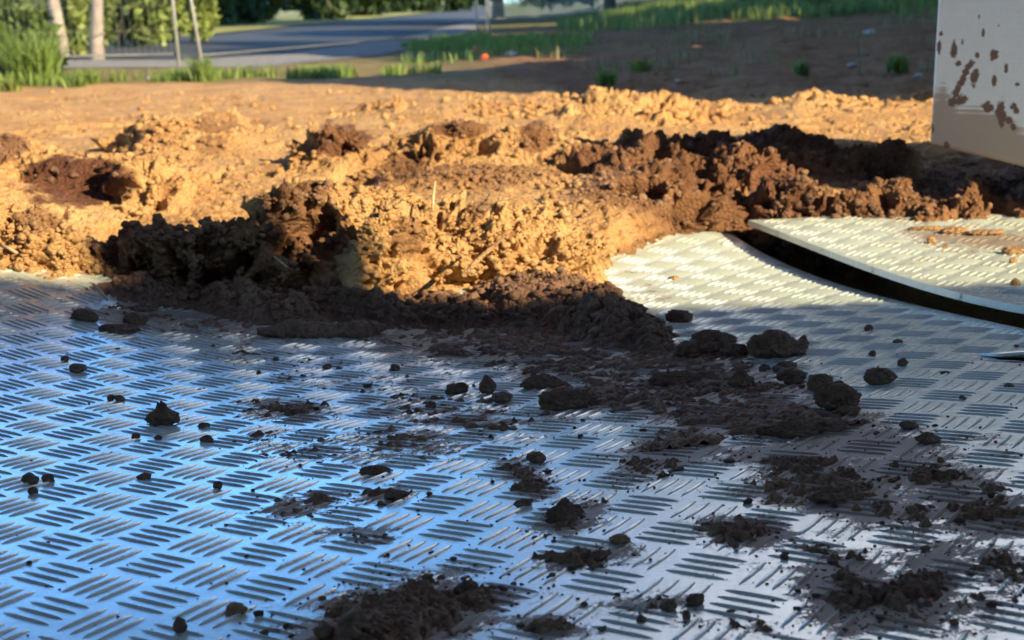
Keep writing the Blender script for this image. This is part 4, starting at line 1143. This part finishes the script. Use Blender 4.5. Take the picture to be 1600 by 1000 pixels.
stick([on_plate(203, 458) + np.array([0, 0, .006]), on_plate(210, 455) + np.array([0, 0, .014]), on_plate(215, 451) + np.array([0, 0, .02])], 0.003, 'tiny pale splinter against the dark left bank')
stick([at_depth(428, 401, 3.5), at_depth(438, 408, 3.48), at_depth(449, 418, 3.46)], 0.0022, 'thin pale root hair hanging from the dark bank')
stick([at_depth(0, 383, 3.42), at_depth(14, 388, 3.41), at_depth(27, 396, 3.40)], 0.004, 'bent pale root at the left edge of the photo')
# ------------------------------------------------------------------ road, verge, lawn
def strip(name, A, B, z, mat, ysub=40):
    """sheet between two polylines in plan"""
    A, B = np.array(A, float), np.array(B, float)
    s = np.linspace(0, 1, ysub)
    def rs(Pl):
        d = np.concatenate([[0], np.cumsum(np.linalg.norm(np.diff(Pl, axis=0), axis=1))]); d /= d[-1]
        return np.stack([np.interp(s, d, Pl[:, 0]), np.interp(s, d, Pl[:, 1])], -1)
    a, b = rs(A), rs(B)
    Vv = []
    for k in range(ysub):
        for f in (0, .25, .5, .75, 1): Vv.append((*(a[k] * (1 - f) + b[k] * f), z + 0.03 * math.sin(f * math.pi)))
    Ff = [(k * 5 + q, k * 5 + q + 1, k * 5 + q + 6, k * 5 + q + 5) for k in range(ysub - 1) for q in range(4)]
    o = mesh_np(name, np.array(Vv), Ff, mat, True); tag(o, kind='structure'); return o
M_asph = simple('asphalt', (0.034, 0.040, 0.050), 0.85, var=0.18, scale=1.2, bump=0.15)
M_grav = simple('pale_gravel', (0.21, 0.21, 0.20), 0.9, var=0.35, scale=9, bump=0.4)
M_lawn = simple('lawn', (0.24, 0.25, 0.05), 0.9, var=0.45, scale=1.6, bump=0.4)
def gp(px, py, z=0.0):
    d = ray(px, py); t = (z - CAMH) / d[2]; return (d[0] * t, d[1] * t)
near = [(-14.5, 15.5), gp(60, 92), gp(330, 92), gp(500, 76), gp(640, 56), gp(760, 24), (4, 110)]
far_ = [(-16, 23), gp(0, 76), gp(160, 70), gp(300, 58), gp(500, 37), gp(640, 24), gp(760, 9.5), (2, 170)]
strip('road', near, far_, 0.0, M_asph)
strip('verge', [(-14.5, 14.7), gp(60, 103), gp(330, 106), gp(500, 98), gp(660, 72), gp(780, 34), (6.5, 110)], near, -0.012, M_grav)
strip('lawn', far_, [(-40, 40), (-40, 60), (-35, 90), (-30, 140), (0, 260)], 0.03, M_lawn)
# ------------------------------------------------------------------ greenery
M_leafd = leafmat('leaf_dark', (0.045, 0.075, 0.020))
M_leafm = leafmat('leaf_mid', (0.085, 0.135, 0.028))
M_leafy = leafmat('leaf_bright', (0.19, 0.24, 0.05))
M_grass = leafmat('grass_blade', (0.17, 0.25, 0.05), 0.4, 0.45)
M_grassl = leafmat('grass_light', (0.15, 0.21, 0.05), 0.45, 0.5)
M_grassd = leafmat('grass_dry', (0.22, 0.19, 0.08), 0.4, 0.4)
M_bark = simple('bark', (0.26, 0.22, 0.18), 0.9, var=0.35, scale=7, bump=0.5)
M_barkd = simple('bark_dark', (0.10, 0.085, 0.07), 0.9, var=0.35, scale=7, bump=0.5)
def leaves(centres, radii, n, size, rg, lo=-0.1):
    """n leaf quads through a set of clumps"""
    centres = np.array(centres, float); radii = np.array(radii, float)
    k = rg.integers(0, len(centres), n)
    d = rg.normal(size=(n, 3)); d /= np.linalg.norm(d, axis=1, keepdims=True)
    r = rg.random(n) ** 0.45
    C = centres[k] + d * r[:, None] * radii[k]
    C[:, 2] = np.maximum(C[:, 2], lo)
    a = rg.normal(size=(n, 3)); a /= np.linalg.norm(a, axis=1, keepdims=True)
    b = np.cross(a, rg.normal(size=(n, 3))); b /= np.linalg.norm(b, axis=1, keepdims=True)
    s = size * (0.6 + 0.8 * rg.random(n))[:, None]
    V = np.stack([C - a * s, C + b * s * 0.45, C + a * s, C - b * s * 0.45], 1).reshape(-1, 3)
    return V, np.arange(n * 4).reshape(-1, 4)
def tree(x, y, h, cr, label, leafm, barkm, seed, n=5000, lo=1.6, trunks=1, tr=0.13, group=None, ls=0.12, name='tree'):
    rg = np.random.default_rng(seed)
    z0 = ground_z(x, y) if y < 400 else 0
    t = empty(name, (x, y, z0), label, 'tree', group)
    m = MB()
    for q in range(trunks):
        ox = (q - (trunks - 1) / 2) * 0.42; le = rg.uniform(-.1, .1)
        top = (ox * 1.8 + le, rg.uniform(-.2, .2), h * 0.75)
        m.tube([(ox, 0, -0.15), (ox * 1.05, 0, 0.25), (ox * 1.3 + le * .5, 0, h * .3), top], [tr * 1.25, tr, tr * .75, tr * .25], 10)
        for b in range(5):
            a = rg.uniform(0, 6.28); z_ = h * rg.uniform(.35, .65)
            m.tube([(ox * 1.3, 0, z_), (ox + cr * .35 * math.cos(a), cr * .35 * math.sin(a), z_ + h * .12), (ox + cr * .7 * math.cos(a), cr * .7 * math.sin(a), z_ + h * .2)], [tr * .4, tr * .25, tr * .08], 6)
    m.build('trunk', barkm, t, True)
    nc_ = 22
    cs = [(rg.normal() * cr * .5, rg.normal() * cr * .5, rg.uniform(lo, h)) for _ in range(nc_)]
    rs_ = [(cr * rg.uniform(.2, .42),) * 3 for _ in range(nc_)]
    V, Ff = leaves(cs, rs_, n, ls, rg, lo * .6)
    mesh_np('crown', V, Ff, leafm, False, t)
    return t
def shrub(x, y, w, h, label, leafm, seed, n=4500, ls=0.06, d=None, group=None, name='shrub'):
    rg = np.random.default_rng(seed)
    z0 = ground_z(x, y)
    t = empty(name, (x, y, z0), label, 'shrub', group)
    m = MB()
    for q in range(6):
        a = rg.uniform(0, 6.28)
        m.tube([(0.1 * math.cos(a), .1 * math.sin(a), -.1), (w * .2 * math.cos(a), (d or w) * .2 * math.sin(a), h * .4), (w * .35 * math.cos(a), (d or w) * .35 * math.sin(a), h * .8)], [.025, .018, .006], 5)
    m.build('stem', M_barkd, t, True)
    nc_ = 26
    cs = [(rg.uniform(-.5, .5) * w, rg.uniform(-.5, .5) * (d or w), h * rg.uniform(.1, .85)) for _ in range(nc_)]
    rs_ = [(w * .16, (d or w) * .16, h * rg.uniform(.15, .3)) for _ in range(nc_)]
    V, Ff = leaves(cs, rs_, n, ls, rg, 0)
    mesh_np('foliage', V, Ff, leafm, False, t)
    return t
def wx(px, y): return (px - 800) / FPX * y
# trees and shrubs at the left, beyond and beside the fence
tree(wx(143, 21), 21, 3.4, 1.2, 'pale twin-trunked tree at the left behind the fence', M_leafm, M_bark, 11, 1400, 1.9, 2, 0.085)
tree(wx(45, 24), 24, 3.5, 1.3, 'dark tree with pale streaked trunks at the far left', M_leafd, M_bark, 12, 1300, 1.9, 3, 0.15)
tree(wx(100, 28), 28, 3.6, 1.5, 'leafy tree between the twin-trunked tree and the far left', M_leafm, M_barkd, 13, 2000, 1.4, 1, 0.16)
shrub(wx(15, 16.5), 16.5, 0.9, 0.75, 'spiky bright green bush at the far left in front of the rail', M_leafm, 21, 2500, .11)
shrub(wx(95, 23), 23, 1.4, 1.6, 'yellow-green sunlit bush behind the left tree trunks', M_leafy, 22, 2600, .08)
shrub(wx(196, 27), 27, 2.0, 1.7, 'bright green bush just right of the twin-trunked tree', M_leafy, 23, 3000, .09)
shrub(wx(300, 30), 30, 1.2, 1.3, 'yellow-green bush seen between the leaning fence poles', M_leafy, 24, 2200, .08)
hl = ['dense dark hedge shrub beyond the lawn behind the twin-trunked tree', 'dense dark hedge shrub beyond the lawn behind the left fence pole', 'dense dark hedge shrub beyond the lawn between the fence poles', 'dense dark hedge shrub beyond the lawn right of the fence poles',
      'dense dark hedge shrub far along the lawn above the road', 'dense dark hedge shrub where the lawn runs out above the road', 'smallest dense dark hedge shrub at the far end of the road']
for k, (px_, y_, w_, h_) in enumerate([(130, 46, 4, 3.4), (230, 52, 4.6, 3.6), (330, 58, 5, 3.8), (430, 68, 6, 4), (530, 82, 7.5, 4.4), (640, 105, 10, 5), (770, 140, 15, 6)]):
    shrub(wx(px_, y_), y_, w_, h_, hl[k], M_leafd, 40 + k, 7000, 0.17 + 0.035 * k, 3.0, 'dark hedge beyond the lawn')
# trees behind the grassy bank: above the frame, but mirrored in the plates
for k, (px_, y_, h_, c_) in enumerate([(960, 46, 13, 4), (1120, 42, 12, 4.2), (1290, 44, 13, 4.2), (1460, 40, 12.5, 4.2), (1640, 42, 12, 4.5), (1820, 40, 12, 4.2), (790, 56, 13.5, 5)]):
    tree(wx(px_, y_), y_, h_, c_, ['grey-green tree beyond the grassy bank, nearest the road', 'tall grey-green tree beyond the grassy bank, second from the road', 'grey-green tree beyond the middle of the grassy bank', 'grey-green tree beyond the bank left of the white box',
        'tall tree beyond the bank hidden by the white box', 'rightmost tree beyond the grassy bank', 'tall tree right where the road ends'][k], M_leafm if k % 2 else M_leafd, M_barkd, 60 + k, 9500, 0.6, 1, .2, 'trees beyond the grassy bank', 0.34)
for k, (tx, ty, th_, tcr) in enumerate([(12, 16, 7.5, 3.4), (16, 20.5, 8, 3.8), (20, 27, 8.5, 4.2), (18, 9.5, 7.5, 3.4), (13.5, 24, 8, 3.8), (10.5, 13.8, 7, 3), (8.8, 15.5, 5.5, 2.4)]):
    tree(tx, ty, th_, tcr, ['tall dark tree behind the low grey house', 'tall dark tree standing right of the low grey house', 'dark tree left of the low grey house', 'tall dark tree far right of the low grey house', 'dark tree in the row behind the house, beside the bank', 'dark tree close behind the low grey house', 'small dark tree between the grey house and the bank'][k], M_leafd, M_barkd, 80 + k, 10000, 0.8, 1, .25, 'dark trees round the grey house', 0.3)
for k, (tx, ty, th_, tcr) in enumerate([(-10, 4, 8, 3), (-9.5, -2.5, 8.5, 3), (-13, 10, 8, 3)]):  # trees out of view, added to darken the sides of the tread bars
    tree(tx, max(ty, 1.5), th_, tcr, ['unseen dark tree added left of the photographer', 'unseen dark tree added left of the house corner', 'unseen dark tree added left of the wire fence'][k], M_leafd, M_barkd, 120 + k, 8000, 0.8, 1, .22, 'added unseen trees at the left', 0.3)
# grass blades
def blades(name, pts, hts, mat, label, seed, wd=0.006, kind='stuff', lean=0.35, top=True):
    rg = np.random.default_rng(seed); n = len(pts); pts = np.array(pts)
    a = rg.uniform(0, 6.28, n); ln = rg.uniform(0, lean, n) * hts
    dx, dy = np.cos(a) * ln, np.sin(a) * ln
    b = rg.uniform(0, 6.28, n); w = wd * (0.6 + rg.random(n)) 
    bx, by = np.cos(b) * w, np.sin(b) * w
    p = pts
    V = np.stack([np.stack([p[:, 0] - bx, p[:, 1] - by, p[:, 2] - .01], -1), np.stack([p[:, 0] + bx, p[:, 1] + by, p[:, 2] - .01], -1),
                  np.stack([p[:, 0] + dx * .4 + bx * .7, p[:, 1] + dy * .4 + by * .7, p[:, 2] + hts * .6], -1), np.stack([p[:, 0] + dx * .4 - bx * .7, p[:, 1] + dy * .4 - by * .7, p[:, 2] + hts * .6], -1),
                  np.stack([p[:, 0] + dx, p[:, 1] + dy, p[:, 2] + hts], -1)], 1).reshape(-1, 3)
    k = np.arange(n)[:, None] * 5
    Ff = [tuple(q) for q in (k + np.array([0, 1, 2, 3])).tolist()] + [tuple(q) for q in (k + np.array([3, 2, 4])).tolist()]
    o = mesh_np(name, V, Ff, mat, False)
    if top: tag(o, label, 'grass', kind=kind)
    return o
def gz(xx, yy): return np.array([ground_z(a, b) for a, b in zip(xx, yy)])
def patch(px0, px1, y0, y1, n, rg, thr=0.0, sc=1.2, s=201):
    y_ = rg.uniform(y0, y1, n * 3); x_ = (rg.uniform(px0, px1, n * 3) - 800) / FPX * y_
    k = fbm(x_ * sc, y_ * sc * .6, 0 * x_, 3, s) > thr
    x_, y_ = x_[k][:n], y_[k][:n]
    return np.stack([x_, y_, gz(x_, y_)], -1)
rg = np.random.default_rng(303)
P1 = patch(880, 1560, 25, 46, 30000, rg, 0.10)
P1 = P1[rg.random(len(P1)) < 0.08 + 0.92 * sstep(26.5, 34, P1[:, 1] + P1[:, 0] * .4 - 1)]
blades('bank_grass', P1, rg.uniform(.08, .30, len(P1)), M_grassl, 'long green grass growing on the bank at the top right', 1, .009)
P2 = patch(640, 960, 16.5, 28, 9000, rg, 0.02)
P2 = P2[rg.random(len(P2)) < 0.9 * sstep(960, 820, 800 + P2[:, 0] / P2[:, 1] * FPX) * sstep(16.5, 21, P2[:, 1])]
blades('verge_grass', P2, rg.uniform(.03, .15, len(P2)), M_grass, 'mid green grass where the road meets the turned soil', 2, .008)
P3 = patch(-100, 700, 13.6, 15.2, 5000, rg, 0.1, 2.5)
blades('fence_grass', P3, rg.uniform(.03, .13, len(P3)), M_grass, 'short weedy grass along the bottom of the wire fence', 3, .006)
P4 = patch(850, 1500, 12, 22, 1500, rg, 0.22, 2.4)
blades('sparse_grass', P4, rg.uniform(.04, .14, len(P4)), M_grassd, 'sparse dry grass on the shaded turned soil', 4, .006)
def tuft(px_, y_, w, h, n, label, mat=None, seed=0):
    rg = np.random.default_rng(seed + 500); x0 = wx(px_, y_); z0 = ground_z(x0, y_)
    P_ = np.stack([rg.uniform(-w * .35, w * .35, n), rg.uniform(-w * .35, w * .35, n), np.zeros(n)], -1)
    o = blades('grass_tuft', P_, h * rg.uniform(.4, 1.05, n), mat or M_grass, label, seed, .007, lean=.8, top=False)
    o.location = (x0, y_, z0); tag(o, label, 'grass tuft'); return o
tuft(955, 11.2, .16, .13, 160, 'bright green tuft alone on the shaded soil behind the bank', seed=1)
tuft(1256, 12.0, .14, .12, 120, 'small green tuft on the shaded soil left of the white box', seed=2)
tuft(1405, 12.3, .18, .13, 150, 'green tuft on the shaded soil beside the white box', seed=3)
tuft(330, 13.6, .20, .24, 160, 'upright green tuft at the foot of the right fence pole', seed=4)
tuft(70, 14.0, .5, .50, 500, 'big spray of long green blades at the left by the fence', seed=5)
tuft(22, 14.4, .5, .34, 400, 'bright tuft of long grass at the far left by the fence', M_leafy, seed=6)
tuft(30, 12.6, .2, .12, 120, 'low yellow-green tuft at the left end of the soil', M_leafy, seed=7)
tuft(150, 13.4, .22, .16, 160, 'green tuft below the twin-trunked tree', seed=8)
tuft(135, 12.9, .18, .12, 110, 'short tuft at the edge of the soil below the fence rail', seed=9)
tuft(1010, 13.6, .2, .12, 120, 'thin green tuft on the soil right of the road end', seed=10)
# ------------------------------------------------------------------ site fence
M_galv = simple('galvanised', (0.50, 0.51, 0.50), 0.45, 0.5, var=0.12, scale=10)
M_rail = simple('dark_rail', (0.12, 0.13, 0.14), 0.5, 0.3)
def fence_panel(p0, p1, label, lean, rail_z=0.22, poles=(0, 1), mesh=True, h=2.0):
    x0, y0 = p0; x1, y1 = p1
    z0 = ground_z(x0, y0)
    f = empty('fence_panel', (x0, y0, z0), label, 'fence', 'temporary wire fence panels')
    dx, dy = x1 - x0, y1 - y0
    def P_(s, z, o=0.0): return (dx * s + lean[0] * z / h, dy * s + lean[1] * z / h + o, z)
    for s in poles:
        m = MB(); m.tube([P_(s, -0.05), P_(s, h * .5), P_(s, h)], 0.015, 10); m.build('pole', M_galv, f, True)
    for z in (rail_z, h - .02):
        m = MB(); m.tube([P_(0.0, z, .03), P_(.5, z, .03), P_(1, z, .03)], 0.009, 8); m.build('rail', M_rail, f, True)
    if mesh:
        m = MB(); ln = math.hypot(dx, dy); k = int(ln / 0.06)
        for q in range(1, k):
            s = q / k; m.tube([P_(s, rail_z, .03), P_(s, h, .03)], 0.0009, 3)
        for q in range(1, 9): m.tube([P_(0, rail_z + q * .22, .032), P_(1, rail_z + q * .22, .032)], 0.0014, 3)
        m.build('wire_mesh', M_galv, f)
fence_panel((wx(-420, 15.4), 15.4), (wx(296, 15.6), 15.6), 'wire fence panel at the left with a rail low over the weeds', (-0.08, 0), .21, (0, 1))
fence_panel((wx(333, 15.7), 15.7), (wx(690, 22.0), 22.0), 'wire fence panel from the leaning pole along the road', (-0.25, 0.1), .20, (0,), False)
fence_panel((wx(757, 27), 27), (wx(772, 27.5), 27.5), 'short closing piece of fence at the far end of the road', (0, 0), .1, (0, 1), False)
fence_panel((wx(776, 27), 27), (wx(950, 36), 36), 'far fence panel above the weeds right of the road', (0, 0), .30, (0, 1), True)
# bright bits of litter on the far soil
M_orange = simple('orange_plastic', (0.62, 0.10, 0.03), 0.5, var=0.1)
def bit(px_, y_, w, h, mat, label, cat, seed, nm):
    x0 = wx(px_, y_); z0 = ground_z(x0, y_)
    L_ = lump(ico(2)[0], seed, .5, .0, 2) * np.array([w / 2, w / 2, h / 2]) + np.array([0, 0, h * .4])
    o = mesh_np(nm, L_, IF2, mat, False, None, None, loc=(x0, y_, z0)); tag(o, label, cat)
bit(756, 19.5, .12, .10, M_orange, 'upper left scrap of orange plastic by the road end', 'plastic scrap', 1, 'plastic_scrap')
bit(768, 17.0, .09, .07, M_orange, 'lower scrap of orange plastic by the road end', 'plastic scrap', 2, 'plastic_scrap')
bit(820, 18.5, .10, .09, M_orange, 'right-hand scrap of orange plastic in the grass', 'plastic scrap', 3, 'plastic_scrap')
M_stone = simple('pale_stone', (0.45, 0.42, 0.38), 0.8, var=0.2)
for k, (a, b, c, lab) in enumerate([(1068, 11.6, .07, 'bluish white stone in the middle of the shaded soil'), (1335, 13.0, .10, 'pale stone on the shaded soil near the white box'), (1362, 19, .16, 'white stone at the foot of the bank grass'),
        (1438, 11.0, .07, 'pale stone in a hollow beside the white box'), (256, 14.6, .16, 'flat white stone at the left fence pole'), (312, 14.7, .14, 'flat white stone between the fence poles'), (808, 17.5, .15, 'grey stone in the weeds beside the orange scraps')]):
    bit(a, b, c, c * .5, M_stone, lab, 'stone', 30 + k, 'stone')
